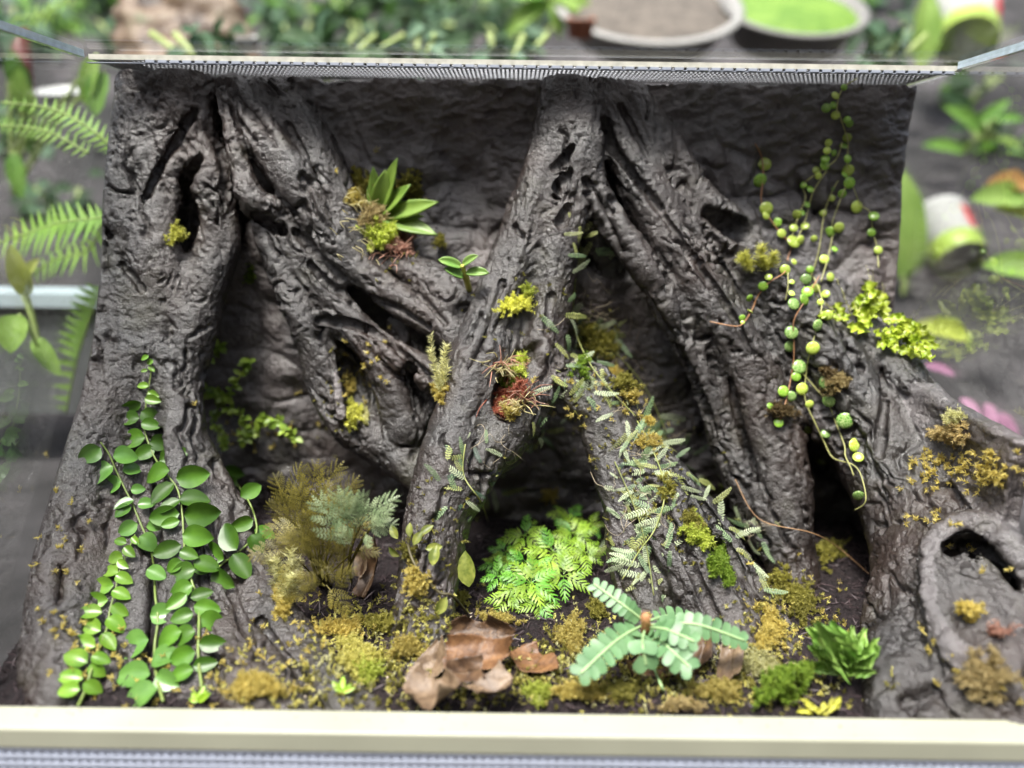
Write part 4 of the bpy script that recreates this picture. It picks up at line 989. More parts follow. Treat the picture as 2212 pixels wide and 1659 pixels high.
# sphagnum pocket in the central trunk
def strands(tb, u, v, ru, rv, n, L, w_, bend=.5, up=.2):
    for k in range(n):
        a, b = rnd.gauss(0,.5), rnd.gauss(0,.5); p, nn = hit(u+a*ru, v+b*rv)
        d = nn + UP*rnd.gauss(up,.4) + CRIGHT*rnd.gauss(0,.7); d.normalize(); mid = p + d*L*.5*rnd.uniform(.6,1.2)
        e = mid + (d + Vector((rnd.gauss(0,bend), rnd.gauss(0,.3), rnd.gauss(-.4,bend)))).normalized()*L*.5
        m2 = MB(); m2.tube(spline([p, mid, e], 4), [w_]*5+[w_*.7]*2+[w_*.4]*2, 4); q = np.array([tuple(x_) for x_ in m2.v], np.float32)
        f4 = [f_ for f_ in m2.f]; tb.add(m2.v, f4)
SP = thing('sphagnum_clump', hit(1100,850)[0], "red green and cream sphagnum clump in the pocket of the central trunk", 'moss')
for (u,v,ru,rv,n,L,nl,nlen,mat) in [(1088,875,26,34,46,.008,44,.005,'red'),(1110,830,30,18,36,.009,44,.005,'green'),(1130,795,16,20,22,.009,40,.005,'lime'),(1105,885,30,16,24,.009,40,.005,'cream'),(1108,902,14,14,14,.009,40,.005,'gold'),(1130,850,24,22,26,.007,40,.004,'red')]:
    moss(u,v,ru,rv,0,n,L,nl,nlen,.0007,mat,None,'tuft', rise=.006, parent=SP)
for (u,v,ru,rv,n,mat) in [(1085,800,22,20,46,'cream'),(1098,790,22,18,44,'pink'),(1115,870,34,20,46,'cream'),(1095,860,30,34,30,'red'),(1130,860,30,16,30,'pink')]:
    tb = MB(); strands(tb, u, v, ru, rv, n, .017, .00042); link('filaments', tb.mesh('filaments', M_moss[mat]), SP)
moss(1500,1150,26,48,28,170,.007,34,.0035,.0006,'lime',"lime green moss in the upper hollow of the arching root", rise=.003)
moss(1490,1130,20,30,20,70,.007,34,.0035,.0006,'olive',"olive moss at the top edge of the arching root's hollow", rise=.004)
moss(1556,1228,26,44,25,170,.008,34,.004,.0006,'green',"fresh green moss in the lower hollow of the arching root", rise=.004)
for (u,v,a,b,n,mat,lab) in [(1325,800,16,14,30,'gold',"rusty golden moss ball on the arch beside the white clubmoss"),(1360,860,22,18,40,'gold',"golden moss halfway down the arch under fine threads"),(1390,905,16,12,26,'gold',"little golden moss pad right of the cave arch"),(1270,720,24,30,60,'olive',"olive mat of moss at the top of the arch"),(1405,960,10,10,14,'tan',"tan moss speck beside the silvery clubmoss"),
    (900,1255,28,36,80,'gold',"brownish golden moss at the foot of the central trunk"),(890,1190,20,40,26,'olive',"sparse olive moss climbing the foot of the central trunk"),(955,525,16,16,36,'olive',"round olive moss button right of the strap leaved rosette"),(2060,935,50,26,110,'tan',"brown green moss cushion on top of the broad right root"),(2070,905,22,20,30,'pale',"whitish star moss on the ridge of the broad right root"),(1805,830,34,26,90,'tan',"dry tan moss wad beside the trailing vine"),(1785,800,14,10,26,'brown',"small brown fibre tuft above the dry tan moss"),(1685,890,38,18,90,'brown',"dark brown fibre clump on the edge of the right cave"),
    (1775,1200,60,44,130,'olive',"olive moss on the floor of the right cave"),(1720,1290,44,44,130,'olive',"olive moss at the foot of the right slanting root"),(1690,1250,30,30,60,'olive',"olive moss tuft against the arching root in the right corner"),(1190,1070,22,16,50,'gold',"golden moss on the back wall under the arch")]:
    moss(u,v,a,b,0,n,.006,30,.003,.00055,mat,lab,rise=.004)
for (u,v,a,b,n,mat,lab) in [(1300,745,52,44,130,'olive',"tangled olive moss at the top of the cave arch beside the trunk"),(1345,835,50,30,90,'olive',"olive moss under fine threads on the right of the arch"),(1255,800,26,40,50,'green',"green moss at the left spring of the cave arch"),(1400,960,36,26,50,'gold',"golden moss under the silvery clubmoss at the top of the arching root"),(1440,1060,30,40,40,'olive',"olive moss among the silvery clubmoss fronds")]:
    moss(u,v,a,b,0,n,.006,28,.0028,.0005,mat,lab,rise=.003)
moss(1700,1495,80,26,32,420,.006,34,.003,.0006,'green',"thick green moss sausage beside the front rail at the right", rise=.012)
moss(2090,1330,30,22,0,40,.007,34,.004,.0007,'gold',"orange gold moss inside the big knot of the broad right root", rise=.004)
moss(2130,1460,50,60,0,60,.010,34,.005,.0007,'tan',"loose orange tan moss under the big knot of the broad right root", rise=.003)
moss(2150,1370,30,10,0,14,.012,30,.003,.0006,'pink',"pink moss sprig at the lower rim of the big knot")
spiky("tall bristly yellow moss in front of the bronze clubmoss", [(600,1270,565,1185,170,.0065),(610,1290,600,1200,220,.007),(620,1290,640,1190,300,.009),(615,1300,620,1215,240,.008),(630,1290,655,1210,200,.008)], 'pale')
moss(612,1300,26,40,0,70,.006,34,.0035,.0006,'gold',"golden moss at the base of the tall bristly moss")
# ------------------------------------------------------------------ moss on the soil
for (u,v,a,b,rot,n,mat,lab) in [(770,1420,80,44,-35,330,'straw',"large yellow moss carpet on the toe of the left root"),(790,1450,40,34,-40,150,'lime',"lime moss along the lower edge of the yellow carpet"),(740,1360,60,26,0,180,'gold',"golden moss above the yellow carpet on the soil"),(880,1400,50,30,0,120,'gold',"thin golden moss left of the dead leaves"),(820,1350,60,26,0,120,'olive',"olive moss between the bronze clubmoss and the yellow carpet"),(1230,1380,36,48,0,230,'gold',"golden moss mound left of the sea green rosette plant"),(1070,1345,60,22,0,80,'gold',"fine golden moss on top of the dead leaves"),(1160,1505,34,26,0,130,'lime',"lime moss pad right of the dead leaves near the rail"),(1250,1500,90,22,0,160,'gold',"scattered golden moss near the rail in the middle"),(1330,1500,60,20,0,100,'olive',"olive moss under the sea green rosette plant"),(1660,1370,36,60,-10,220,'gold',"golden moss band at the foot of the right slanting root"),(1640,1440,50,40,0,220,'pale',"pale dry moss behind the green moss sausage"),(1550,1500,60,30,0,200,'gold',"golden moss by the rail at the right of the rosette plant"),(560,1490,90,34,0,200,'gold',"golden moss on the left root's toes by the rail"),(1470,1530,60,14,0,90,'tan',"tan moss strip touching the rail right of centre"),(1730,1310,40,50,0,160,'olive',"olive moss beside the wall of the right cave"),(1290,1320,26,30,0,80,'olive',"small olive moss between the bright clubmoss and the rosette plant"),(985,1300,40,20,0,60,'olive',"sparse olive moss at the left of the bright clubmoss")]:
    moss(u,v,a,b,rot,n,.0055,28,.0028,.0005,mat,lab,rise=.003)
def scatter(name, spots, mat, L, nl, nlen):
    tb = TB()
    for (u, v, ru, rv, n) in spots:
        for k in range(n):
            p, nn = hit(u + rnd.gauss(0,.5)*ru, v + rnd.gauss(0,.5)*rv); d = (nn + UP*.3 + Vector((rnd.gauss(0,.6), rnd.gauss(0,.6), rnd.gauss(0,.6)))).normalized()
            shoot(tb, p, d, L*rnd.uniform(.5,1.3), nl, nlen, .0006)
    return tag(link(name, tb.mesh(name, M_moss[mat])), kind='stuff')
scatter('moss_crumbs', [(150,1150,60,120,14),(130,1350,60,120,14),(200,1450,120,120,30),(2090,1010,110,40,70),(2150,1030,50,30,40),(2000,1020,50,40,24),(1990,1120,90,40,8),(2150,1200,100,60,8),(1980,1350,120,90,6),(2130,1480,120,60,10),(1300,870,140,90,30),(760,820,90,90,20),(560,930,120,60,26),(420,1450,160,80,30),(1690,1330,120,120,50),(850,420,120,90,8),(620,1350,150,120,30)], 'gold', .005, 16, .0035)
scatter('soil_moss', [(1000,1480,400,60,200),(1300,1450,400,80,240),(850,1400,200,100,120),(1550,1480,250,60,160),(1150,1400,200,60,80),(1700,1380,120,120,90),(900,1330,140,50,60)], 'olive', .0045, 14, .0028)
scatter('bark_moss', [(1350,950,160,160,90),(1450,1150,120,120,50),(930,1150,90,120,40),(720,860,60,120,30),(1100,700,120,120,14),(1250,700,60,120,30),(880,560,60,40,14)], 'olive', .0035, 12, .0022)
scatter('straw_moss', [(1000,1480,400,60,120),(1300,1450,400,80,150),(850,1400,200,100,110),(1550,1480,250,60,140),(1700,1380,120,120,90),(760,1380,150,100,120),(600,1480,160,80,60),(1250,1390,140,80,80),(930,1310,120,60,40)], 'straw', .004, 12, .0024)
scatter('pale_moss', [(1000,1480,400,60,60),(1300,1450,400,80,60),(1600,1460,200,60,70),(780,1400,120,80,50),(1250,1380,100,80,40)], 'pale', .004, 12, .0024)
# soil fibres
m_f = plain('soil_fibre', (.035,.022,.024), .6, .4, 90); tb = TB()
sx_ = np.random.uniform(-.29,.295,6000); sy_ = np.random.uniform(.33,.57,6000)
dd = np.random.normal(size=(6000,3))*np.array([1,1,.35]); tb.blades(np.stack([sx_, sy_, soil_h(sx_, sy_)+.0025], -1), dd, np.random.uniform(.003,.011,6000), .0008, bend=.2)
tag(link('soil_fibres', tb.mesh('soil_fibres', m_f)), kind='stuff')
m_g = plain('pale_grit', (.42,.36,.28), .8, .3, 90); mb = MB()
for k in range(70):
    p, n = hit(rnd.uniform(640,1720), rnd.uniform(1290,1530)); r_ = rnd.uniform(.0006,.0018); q = [Vector((rnd.gauss(0,1), rnd.gauss(0,1), rnd.gauss(0,.7))).normalized()*r_ + p for _ in range(4)]
    mb.add(q, [(0,1,2),(0,2,3),(0,3,1),(1,3,2)])
tag(link('grit', mb.mesh('grit', m_g)), kind='stuff')
m_c = plain('soil_crumb', (.05,.035,.03), .9, .4, 90); mb = MB()
for k in range(60):
    p = Vector((rnd.uniform(-.26,.26), rnd.uniform(.303,.3165), zr0 + .0004)); r_ = rnd.uniform(.0002,.0007); q = [Vector((rnd.gauss(0,1), rnd.gauss(0,1), rnd.gauss(0,.6))).normalized()*r_ + p for _ in range(4)]
    mb.add(q, [(0,1,2),(0,2,3),(0,3,1),(1,3,2)])
tag(link('soil_crumbs', mb.mesh('soil_crumbs', m_c)), kind='stuff')
# fine root hairs over the clubmoss
mb = MB()
for (u,v,ru,rv,n) in [(1300,780,90,90,26),(1260,600,30,100,6),(1420,920,90,60,16),(1110,960,80,30,9),(1380,1080,90,120,18),(1620,1140,40,40,8),(1690,1470,20,30,6),(1270,690,50,30,14)]:
    for k in range(n):
        a, b = u + rnd.gauss(0,.5)*ru, v + rnd.gauss(0,.5)*rv; pts = []; an = rnd.uniform(0,6.28)
        for i in range(5):
            p, nn = hit(a, b); pts.append(p + nn*rnd.uniform(.001,.006)); an += rnd.gauss(0,.7); a += 16*math.cos(an); b += 16*math.sin(an)
        if max((pts[i+1]-pts[i]).length for i in range(4)) < .03: mb.tube(spline(pts, 4), .00018, 3)
tag(link('root_hairs', mb.mesh('root_hairs', plain('root_hair', (.30,.25,.17), .6, .3, 90))), kind='stuff')
def thread(label, pts, r, mat):
    mb = MB(); mb.tube(spline([hit(u,v)[0] + hit(u,v)[1]*h_ for (u,v,h_) in pts], 8), r, 5); tag(link('dry_stalk', mb.mesh('dry_stalk', mat)), label, 'stalk')
M_thr = plain('dry_stalk', (.30,.17,.08), .6, .3, 90)
thread("long thin rusty stalk arching across the right cave", [(1600,1035,.004),(1650,1100,.01),(1720,1165,.012),(1790,1200,.012),(1866,1250,.006)], .00035, M_thr)

# ------------------------------------------------------------------ herbs in the left cave, small seedling, liverworts
M_herb = leafmat('herb_leaf', (.16,.27,.03), (.32,.42,.06), .45, .25, scale=90); HL = leafmesh('leaf', M_herb, 1, .6, 4, 1, .5, .2, .2)
HB = thing('creeping_herb', hit(464,905)[0], "wispy lime green herb creeping over the left cave wall", 'herb')
for st in [[(464,905),(487,865),(517,822),(548,775)],[(450,781),(468,760),(484,744)],[(490,872),(531,889),(535,940)],[(554,909),(605,902),(642,939)],[(450,830),(470,842),(490,850)],[(464,905),(490,930),(495,960)],[(535,940),(560,930),(580,900)]]:
    pts = []
    for u, v in st:
        p, n = hit(u, v); p = P(u, v, max(min(p.y, .60), .545)); pts.append(p + Vector((0,-.008,0)))
    sp = spline(pts, 6); mb = MB(); mb.tube(sp, .0008, 5); s_ = link('stem', mb.mesh('stem', M_herb), HB)
    for i in range(2, len(sp)):
        for k in range(2 if i < len(sp)-4 else 4):
            d = Vector((rnd.gauss(0,1), -.6, rnd.gauss(.2,1))); link('leaf', HL, s_, frame(sp[i], d, CBACK+UP*.4+Vector((rnd.gauss(0,.4),0,0)), rnd.uniform(.004,.009)))
M_seed = leafmat('veined_leaf', (.10,.13,.02), (.26,.28,.06), .45, .2, scale=220); VL = leafmesh('leaf', M_seed, 1, .55, 6, 2, .5, .25, .2)
SD = thing('seedling', hit(1000,1330)[0], "little seedling with veined olive leaves at the foot of the central trunk", 'seedling')
st = [(1000,1330),(975,1300),(940,1260),(905,1220),(890,1180)]; pts = [hit(u,v)[0] + hit(u,v)[1]*.006 for u, v in st]; mb = MB(); mb.tube(spline(pts,6), .0009, 6); link('stem', mb.mesh('stem', plain('dark_stem', (.06,.05,.02), .6, .3, 90)), SD)
for (u,v,a,L) in [(935,1228,80,44),(990,1265,100,76),(900,1180,60,34),(880,1200,150,32),(915,1170,40,34),(870,1165,120,34),(955,1300,240,44),(920,1195,10,36),(895,1165,95,30)]:
    p, n = hit(u, v); n2 = (CBACK + n*.4).normalized(); link('leaf', VL, SD, frame(p + n*.007, onsurf(pdir(a), n2), n2 + Vector((rnd.gauss(0,.3),0,rnd.gauss(0,.3))), L*pxsize(u,v,p.y)))
def ruffle(name, mat, seed, n=14, W=.5, amp=.13, fr=9):
    r = random.Random(seed); v = []; f = []; m = 4; ph = r.uniform(0,6)
    for i in range(n+1):
        t = i/n; ww = W*(.35 + .65*math.sin(math.pi*min(1, t*.62+.12)))*(1 if t < .85 else 1-(t-.85)*3.2)
        for j in range(-m, m+1):
            x_ = j/m; v.append((x_*ww*.5*(1+.18*math.sin(fr*1.7*t+ph)), t + .06*math.sin(6*x_+ph), abs(x_)**2*(.12 + amp*math.sin(fr*t*2.2+ph+2*(x_ > 0))) - .18*t*t))
    for i in range(n):
        for j in range(2*m):
            b = i*(2*m+1)+j; f.append((b, b+1, b+2*m+2, b+2*m+1))
    return mesh(name, v, f, mat)
M_liv = leafmat('liverwort', (.24,.34,.02), (.44,.50,.06), .35, .3, scale=120); RU = [ruffle('lobe', M_liv, k) for k in range(4)]
def liverwort(label, lobes, mats=RU, name='liverwort', stalks=()):
    t = thing(name, hit(lobes[0][0], lobes[0][1])[0], label, 'liverwort')
    for (u,v,a,L) in lobes:
        p, n = hits(u, v, 14); n = (n*.5 + CBACK*.6 + UP*.3).normalized(); d = onsurf(pdir(a), n)
        for q_ in (0, 1):
            link('lobe', rnd.choice(mats), t, frame(p + n*(.002+.004*q_) + CRIGHT*rnd.uniform(-.004,.004), d.lerp(onsurf(pdir(a + rnd.uniform(-70,70)), n), q_) + n*rnd.uniform(.1,.7), n + Vector((rnd.gauss(0,.3),0,rnd.gauss(0,.3))), L*.68*pxsize(u,v,p.y)))
    for (u0,v0,u1,v1) in stalks:
        p, n = hit(u0, v0); b = P(u1, v1, p.y - .012); tb = TB(); shoot(tb, p, b-p, (b-p).length, 70, .0022, .0004, .95); link('stalk', tb.mesh('stalk', M_moss['pale']), t)
liverwort("ruffled lime liverwort with pale bristly stalks on the shoulder of the broad right root",
 [(1800,690,150,60),(1830,695,110,60),(1850,690,60,60),(1870,680,90,90),(1880,690,130,80),(1890,690,60,80),(1850,670,40,70),(1900,700,20,60),(1880,715,180,70),(1905,720,310,50)], stalks=[(1885,650,1868,580),(1890,650,1885,575),(1895,650,1893,600),(1840,680,1815,620),(1860,690,1840,640),(1800,670,1770,640),(1900,660,1915,610),(1830,700,1790,660)])
liverwort("curled yellow green liverwort at the right rim of the broad right root",
 [(1930,735,60,70),(1950,745,30,80),(1960,750,80,80),(1945,760,340,80),(1925,745,140,60),(1965,760,10,60),(1900,720,330,60),(1920,740,280,50)], stalks=[(1950,730,1970,665),(1958,730,1982,670),(1965,735,1978,690)])
M_liy = leafmat('yellow_liverwort', (.42,.42,.05), (.58,.56,.10), .45, .3, scale=120); RY = [ruffle('lobe', M_liy, k+9, W=.26, amp=.06) for k in range(3)]
liverwort("flat yellow liverwort with forked tips touching the rail at the right", [(1765,1545,150,64),(1760,1545,110,36),(1770,1545,60,44),(1775,1545,30,64),(1750,1545,165,44)], RY)
M_cf = leafmat('crinkled_frond', (.14,.29,.045), (.27,.43,.09), .45, .3, scale=100); RC = [ruffle('frond', M_cf, k+20, 20, .27, .12, 14) for k in range(3)]
pf, nf = hit(1822, 1448); CFN = thing('crested_fern', pf, "crinkled bright green fern rosette beside the knotted right root", 'fern')
for (u,v) in [(1812,1338),(1751,1356),(1881,1352),(1908,1385),(1722,1440),(1891,1455),(1850,1345),(1780,1350),(1900,1420),(1750,1400),(1840,1375)]:
    a, b = P(1822, 1446, pf.y - .012), P(u, v, pf.y - .012 - rnd.uniform(-.012,.022)); link('frond', rnd.choice(RC), CFN, frame(a, b-a, CBACK+UP*.25+Vector((rnd.gauss(0,.3),0,0)), (b-a).length*.85))
# sprig on the left toes by the rail
M_spg = leafmat('sprig_leaf', (.20,.36,.02), (.34,.50,.05), .4, .3, scale=90)
SPG = leafmesh('leaf', M_spg, 1, .4, 5, 1, .4, .3, .15)
for (u,v,lab) in [(740,1500,"tiny lime sprig beside the yellow moss carpet near the rail"),(432,1520,"tiny lime sprig at the bottom end of the longest vine")]:
    p, n = hit(u, v); t = thing('sprig', p, lab, 'sprig')
    for a in (60, 90, 125, 20, 160): link('leaf', SPG, t, frame(p + n*.002, onsurf(pdir(a), n) + n*.4, CBACK + UP*.4, rnd.uniform(.005,.009)))

# ------------------------------------------------------------------ dead leaves
def deadmat(name, c0, c1, c2):
    m, nt, b = nmat(name); tc = add(nt, 'ShaderNodeTexCoord'); nz = add(nt, 'ShaderNodeTexNoise', Scale=3.5, Detail=6.0, Roughness=.65); nt.links.new(tc.outputs['Object'], nz.inputs['Vector'])
    mp = add(nt, 'ShaderNodeMapping'); mp.inputs['Rotation'].default_value = (0,0,.7); nt.links.new(tc.outputs['Object'], mp.inputs['Vector'])
    wv = add(nt, 'ShaderNodeTexWave', Scale=4.0, Distortion=3.0, Detail=3.0); nt.links.new(mp.outputs[0], wv.inputs['Vector'])
    r = ramp(nt, nz.outputs[0], [(.3, c0), (.52, c1), (.72, c2)]); nt.links.new(r.outputs[0], b.inputs['Base Color']); b.inputs['Roughness'].default_value = .5
    bump(nt, nz.outputs[0], b, .002, .5); return m
M_dead = [deadmat('dead_leaf_brown', (.026,.014,.008), (.068,.037,.018), (.14,.082,.042)), deadmat('dead_leaf_pale', (.055,.034,.020), (.125,.083,.048), (.22,.16,.10)), deadmat('dead_leaf_orange', (.052,.024,.010), (.125,.060,.024), (.21,.11,.045))]
def dead(label, pts, mat, bow=.15, seed=0, folds=1.0):
    """pts: corners (u, v, Y) of the blade, base-left, base-right, tip-right, tip-left; creased along the midrib, edges curled and torn"""
    r = random.Random(seed); A, B, C_, D = [P(*q) for q in pts]
    cen = (A+B+C_+D)/4; nn = (B-A).cross(D-A).normalized()
    if nn.dot(CBACK) < 0: nn = -nn
    yv = ((C_+D)/2-(A+B)/2); L = yv.length; xv = ((B+C_)/2-(A+D)/2); W = xv.length; fr = frame(cen, yv, nn, L); inv = fr.inverted(); v = []; f = []; N = 24; ph = r.uniform(0,6); w = W/L
    c1, c2, c3, c4 = [r.uniform(-.1,.5) for _ in range(4)]; edge = [r.uniform(-1,1) for _ in range(4*N+4)]
    for i in range(N+1):
        for j in range(N+1):
            s_, t_ = i/N, j/N
            if seed % 2: wd = 1.02*(math.sin(math.pi*(.10+.84*t_))**.55)
            else: wd = 1 - .12*abs(2*t_-1)**2
            jg = edge[j]*.035 if i in (0, N) else 0; jg2 = edge[N+i]*.03 if j in (0, N) else 0
            s2 = .5 + (s_-.5)*wd + jg; t2 = t_ + jg2 + .05*math.sin(s_*6+ph)*(abs(t_-.5)*2)**2
            p = (A.lerp(B, s2)).lerp(D.lerp(C_, s2), t2); q = inv @ p
            e = abs(2*s_-1); z = bow*w*.6*(e**1.3) * (1 if s_ > .5 else .7)
            z += w*(c1*max(0, s_-.65)**2*max(0, t_-.3) + c2*max(0,.35-s_)**2*max(0,t_-.3) + c3*max(0,s_-.65)**2*max(0,.6-t_) + c4*max(0,.35-s_)**2*max(0,.6-t_))*7
            z += folds*(.05*math.sin(s_*4+t_*3+ph) + .03*math.sin(t_*9-s_*5+ph*2)) + bow*.35*(t_-.5)**2*4
            fr_ = (t_*7 + e*2.2) % 1; z += -.03*math.exp(-((s_-.5)/.04)**2)
            q.z += z; v.append(q)
    for i in range(N):
        for j in range(N):
            b = i*(N+1)+j; f.append((b, b+N+1, b+N+2, b+1))
    o = link('dead_leaf', mesh('dead_leaf', v, f, mat), None, fr); solid_leaf(o, .008)
    mb = MB(); mb.tube([v[(N//2)*(N+1)+j] + Vector((0,0,.012)) for j in range(N+1)], [.016*(1-.7*j/N) for j in range(N+1)], 5); link('midrib', mb.mesh('midrib', M_dead[1]), o, fr)
    return tag(o, label, 'dead leaf', 'dead leaves on the soil')
def sy(u, v): return hit(u, v)[0].y
y0 = sy(1030, 1455)
dead("dark dead leaf dusted with moss at the back of the leaf pile", [(965,1392,y0+.016),(1125,1385,y0+.012),(1100,1345,y0+.022),(975,1340,y0+.026)], M_dead[0], .1, 1)
dead("upright folded reddish brown leaf in the middle of the leaf pile", [(962,1455,y0-.004),(1080,1446,y0-.006),(1124,1384,y0+.006),(966,1372,y0+.008)], M_dead[2], .35, 2, 1.4)
dead("pale dead leaf leaning at the left of the leaf pile", [(880,1470,y0-.008),(960,1475,y0-.014),(975,1385,y0+.004),(930,1390,y0+.006)], M_dead[1], .2, 3)
dead("small curled brown leaf on the front of the leaf pile", [(960,1432,y0-.014),(975,1482,y0-.024),(1050,1478,y0-.024),(1040,1418,y0-.012)], M_dead[0], .5, 4)
dead("large pale brown leaf lying at the front left of the pile by the rail", [(875,1538,y0-.046),(985,1540,y0-.052),(1010,1492,y0-.032),(880,1470,y0-.02)], M_dead[1], .3, 5)
dead("curved tan leaf with a dark midrib at the front right of the pile", [(1000,1500,y0-.034),(1052,1535,y0-.046),(1128,1495,y0-.038),(1085,1464,y0-.018)], M_dead[1], .6, 6)
dead("flat orange brown leaf crusted with moss right of the pile", [(1085,1436,sy(1085,1440)-.003),(1180,1468,sy(1170,1466)-.005),(1222,1434,sy(1222,1434)-.003),(1130,1398,sy(1130,1400)-.003)], M_dead[2], .12, 7, .6)
ya = sy(800,1270)
dead("narrow brown leaf standing against the central trunk below the lacy clubmoss", [(775,1285,ya-.012),(812,1282,ya-.016),(838,1160,ya-.004),(800,1165,ya+.002)], M_dead[0], .5, 8)
dead("pale folded leaf beside the narrow brown leaf", [(765,1240,ya-.008),(800,1250,ya-.012),(795,1185,ya-.002),(768,1180,ya)], M_dead[1], .4, 9)
yb_ = sy(1430,1470)
dead("brown dead leaf under the front of the rosette plant", [(1340,1460,yb_+.004),(1470,1490,yb_-.008),(1500,1430,yb_+.02),(1400,1410,yb_+.026)], M_dead[2], .25, 10)
dead("tilted brown leaf behind the right leaves of the rosette plant", [(1478,1462,yb_+.008),(1520,1470,yb_),(1560,1385,yb_+.024),(1500,1380,yb_+.03)], M_dead[0], .3, 11)
dead("pinkish brown leaf standing right of the rosette plant", [(1545,1470,yb_-.004),(1600,1480,yb_-.01),(1612,1400,yb_+.02),(1560,1390,yb_+.024)], M_dead[1], .3, 12)
# ------------------------------------------------------------------ around the tank (out of focus)
def gp(u, v, lift=0.0):                       # bench or bank seen at (u, v)
    d = ray(u, v).normalized(); t0 = .3
    for k in range(4000):
        p = CAM + d*t0
        if p.z <= float(bank(p.x, p.y)) + lift: return p
        t0 += .004
    return p
BN = Vector((0, -.48, .88))                   # lie of the bank
# ferns left of the glass
M_fern = leafmat('fern_pinna', (.20,.40,.05), (.32,.52,.09), .5, .35, scale=30, rnd=.15); M_frs = plain('fern_rib', (.24,.34,.08), .6, .2, 50)
def pinna(k):
    v = [(0,0,0)]; f = []; N = 7
    for i in range(N+1):
        t = i/N; ww = .16*(1-t*.85)*(1 + .22*math.sin(i*3.1)); v += [(-ww, t, -.08*t*t+.02), (0, t+.015, -.08*t*t), (ww, t, -.08*t*t+.02)]
    for i in range(N):
        b = 1+i*3; f += [(b,b+1,b+4,b+3),(b+1,b+2,b+5,b+4)]
    return mesh('pinna', v, f, M_fern)
PI_ = [pinna(0)]
FERN = thing('fern', P(-60, 620, .72), "light green fern with feathery fronds outside the left glass", 'fern')
for (pts, n, wl, wr) in [([(250,325,.66),(190,275,.66),(110,235,.67),(5,222,.68)], 16, 34, 34),([(190,330,.66),(120,292,.67),(60,275,.68),(-10,272,.69)], 14, 30, 34),([(222,470,.66),(140,480,.66),(70,500,.67),(-10,528,.68)], 13, 70, 56),([(218,625,.68),(190,700,.69),(165,780,.70),(142,892,.71)], 15, 12, 78),([(235,460,.70),(190,540,.71),(120,560,.72),(60,600,.73)], 12, 50, 40),([(150,0,.9),(90,30,.92),(20,40,.95)], 9, 40, 40)]:
    sp = spline([P(*q) for q in pts], 10); mb = MB(); mb.tube(sp, .0011, 5); fr_ = link('frond', mb.mesh('frond', M_frs), FERN); px = pxsize(pts[0][0], pts[0][1], pts[0][2])
    for i in range(n):
        f_ = (i+.3)/n*(len(sp)-1); i0 = int(f_); q = sp[i0].lerp(sp[i0+1], f_-i0); tl = (sp[i0+1]-sp[i0]).normalized(); nn = (CBACK + UP*.3); nn = (nn - tl*nn.dot(tl)).normalized(); sd = tl.cross(nn)
        env = .3 + .7*math.sin(math.pi*(.2+.78*i/n))
        for s, w_ in ((-1, wl), (1, wr)):
            d = (sd*s + tl*.42 + nn*rnd.uniform(-.1,.1)).normalized(); link('pinna', PI_[0], fr_, frame(q, d, nn, w_*px*env))
# broad leaves
def blot(name, col, col2, r=.65): return leafmat(name, col, col2, r, .35, scale=18, rnd=.1)
M_bl = {'lime': blot('broad_leaf_lime', (.19,.34,.05), (.31,.46,.10)), 'green': blot('broad_leaf_green', (.10,.25,.03), (.20,.38,.06)), 'dark': blot('broad_leaf_dark', (.022,.058,.020), (.055,.12,.036)), 'yellow': blot('broad_leaf_yellow', (.36,.42,.06), (.50,.54,.14)), 'orange': blot('broad_leaf_orange', (.45,.20,.06), (.55,.34,.12)), 'pink': blot('pink_petal', (.38,.17,.28), (.52,.28,.40)), 'bluish': blot('broad_leaf_bluish', (.09,.18,.10), (.16,.27,.16))}
BLm = {k: [leafmesh('leaf', m_, 1, W, 10, 3, .45, .25, .25, tip=.8, wav=.03, seed=i) for i, W in enumerate((.55, .38, .75))] for k, m_ in M_bl.items()}
M_bs = plain('pale_stalk', (.30,.38,.12), .5, .2, 40)
def leafy(label, base, leaves, name='leafy_plant', cat='plant', face=None):
    """base (u, v, Y); leaves (u0, v0, u1, v1, Y, colour, shape)"""
    b0 = P(*base); t = thing(name, b0, label, cat)
    for (u0,v0,u1,v1,Y,c,k) in leaves:
        a, b = P(u0,v0,Y), P(u1,v1,Y-.02); n = (CBACK + UP*.45 + Vector((rnd.gauss(0,.2),0,0)))
        mb = MB(); mb.tube(spline([b0, b0.lerp(a,.5)+UP*.01, a], 5), .002*Y/.7, 5); s_ = link('stalk', mb.mesh('stalk', M_bs), t)
        link('leaf', BLm[c][k], s_, frame(a, b-a, n, (b-a).length))
    return t
leafy("broad leaved plant with pale leaves at the far left edge", (30,420,.95), [(60,200,15,110,.92,'green',0),(75,250,25,150,.9,'lime',0),(210,120,170,215,.86,'lime',1),(225,155,195,240,.86,'green',0),(30,330,40,420,.9,'green',1),(20,120,40,20,.95,'bluish',2)])
leafy("yellowing plant with a knobbly stem at the left of the glass", (95,790,.66), [(60,640,20,540,.66,'yellow',1),(40,680,15,755,.64,'lime',2),(75,730,120,800,.66,'lime',1),(50,640,55,560,.67,'yellow',1)])
leafy("dull green plant low at the left edge", (10,900,.8), [(10,890,0,790,.8,'green',0),(15,880,40,800,.8,'dark',1)])
M_mosst = leafmat('planter_moss', (.11,.23,.02), (.19,.33,.04), .7, .2, scale=25); M_grey = plain('grey_pot', (.17,.165,.155), .6, .2, 12); M_pale = plain('pale_basin', (.26,.255,.24), .55, .15, 12); M_wp = plain('white_pot', (.55,.55,.53), .4, .1, 20); M_red = plain('red_print', (.55,.03,.03), .45, .1, 20); M_limep = plain('lime_plastic', (.26,.36,.05), .4, .1, 20); M_dirt = plain('potting_soil', (.10,.085,.07), .9, .4, 40); M_rust = plain('terracotta', (.30,.10,.05), .7, .2, 20)
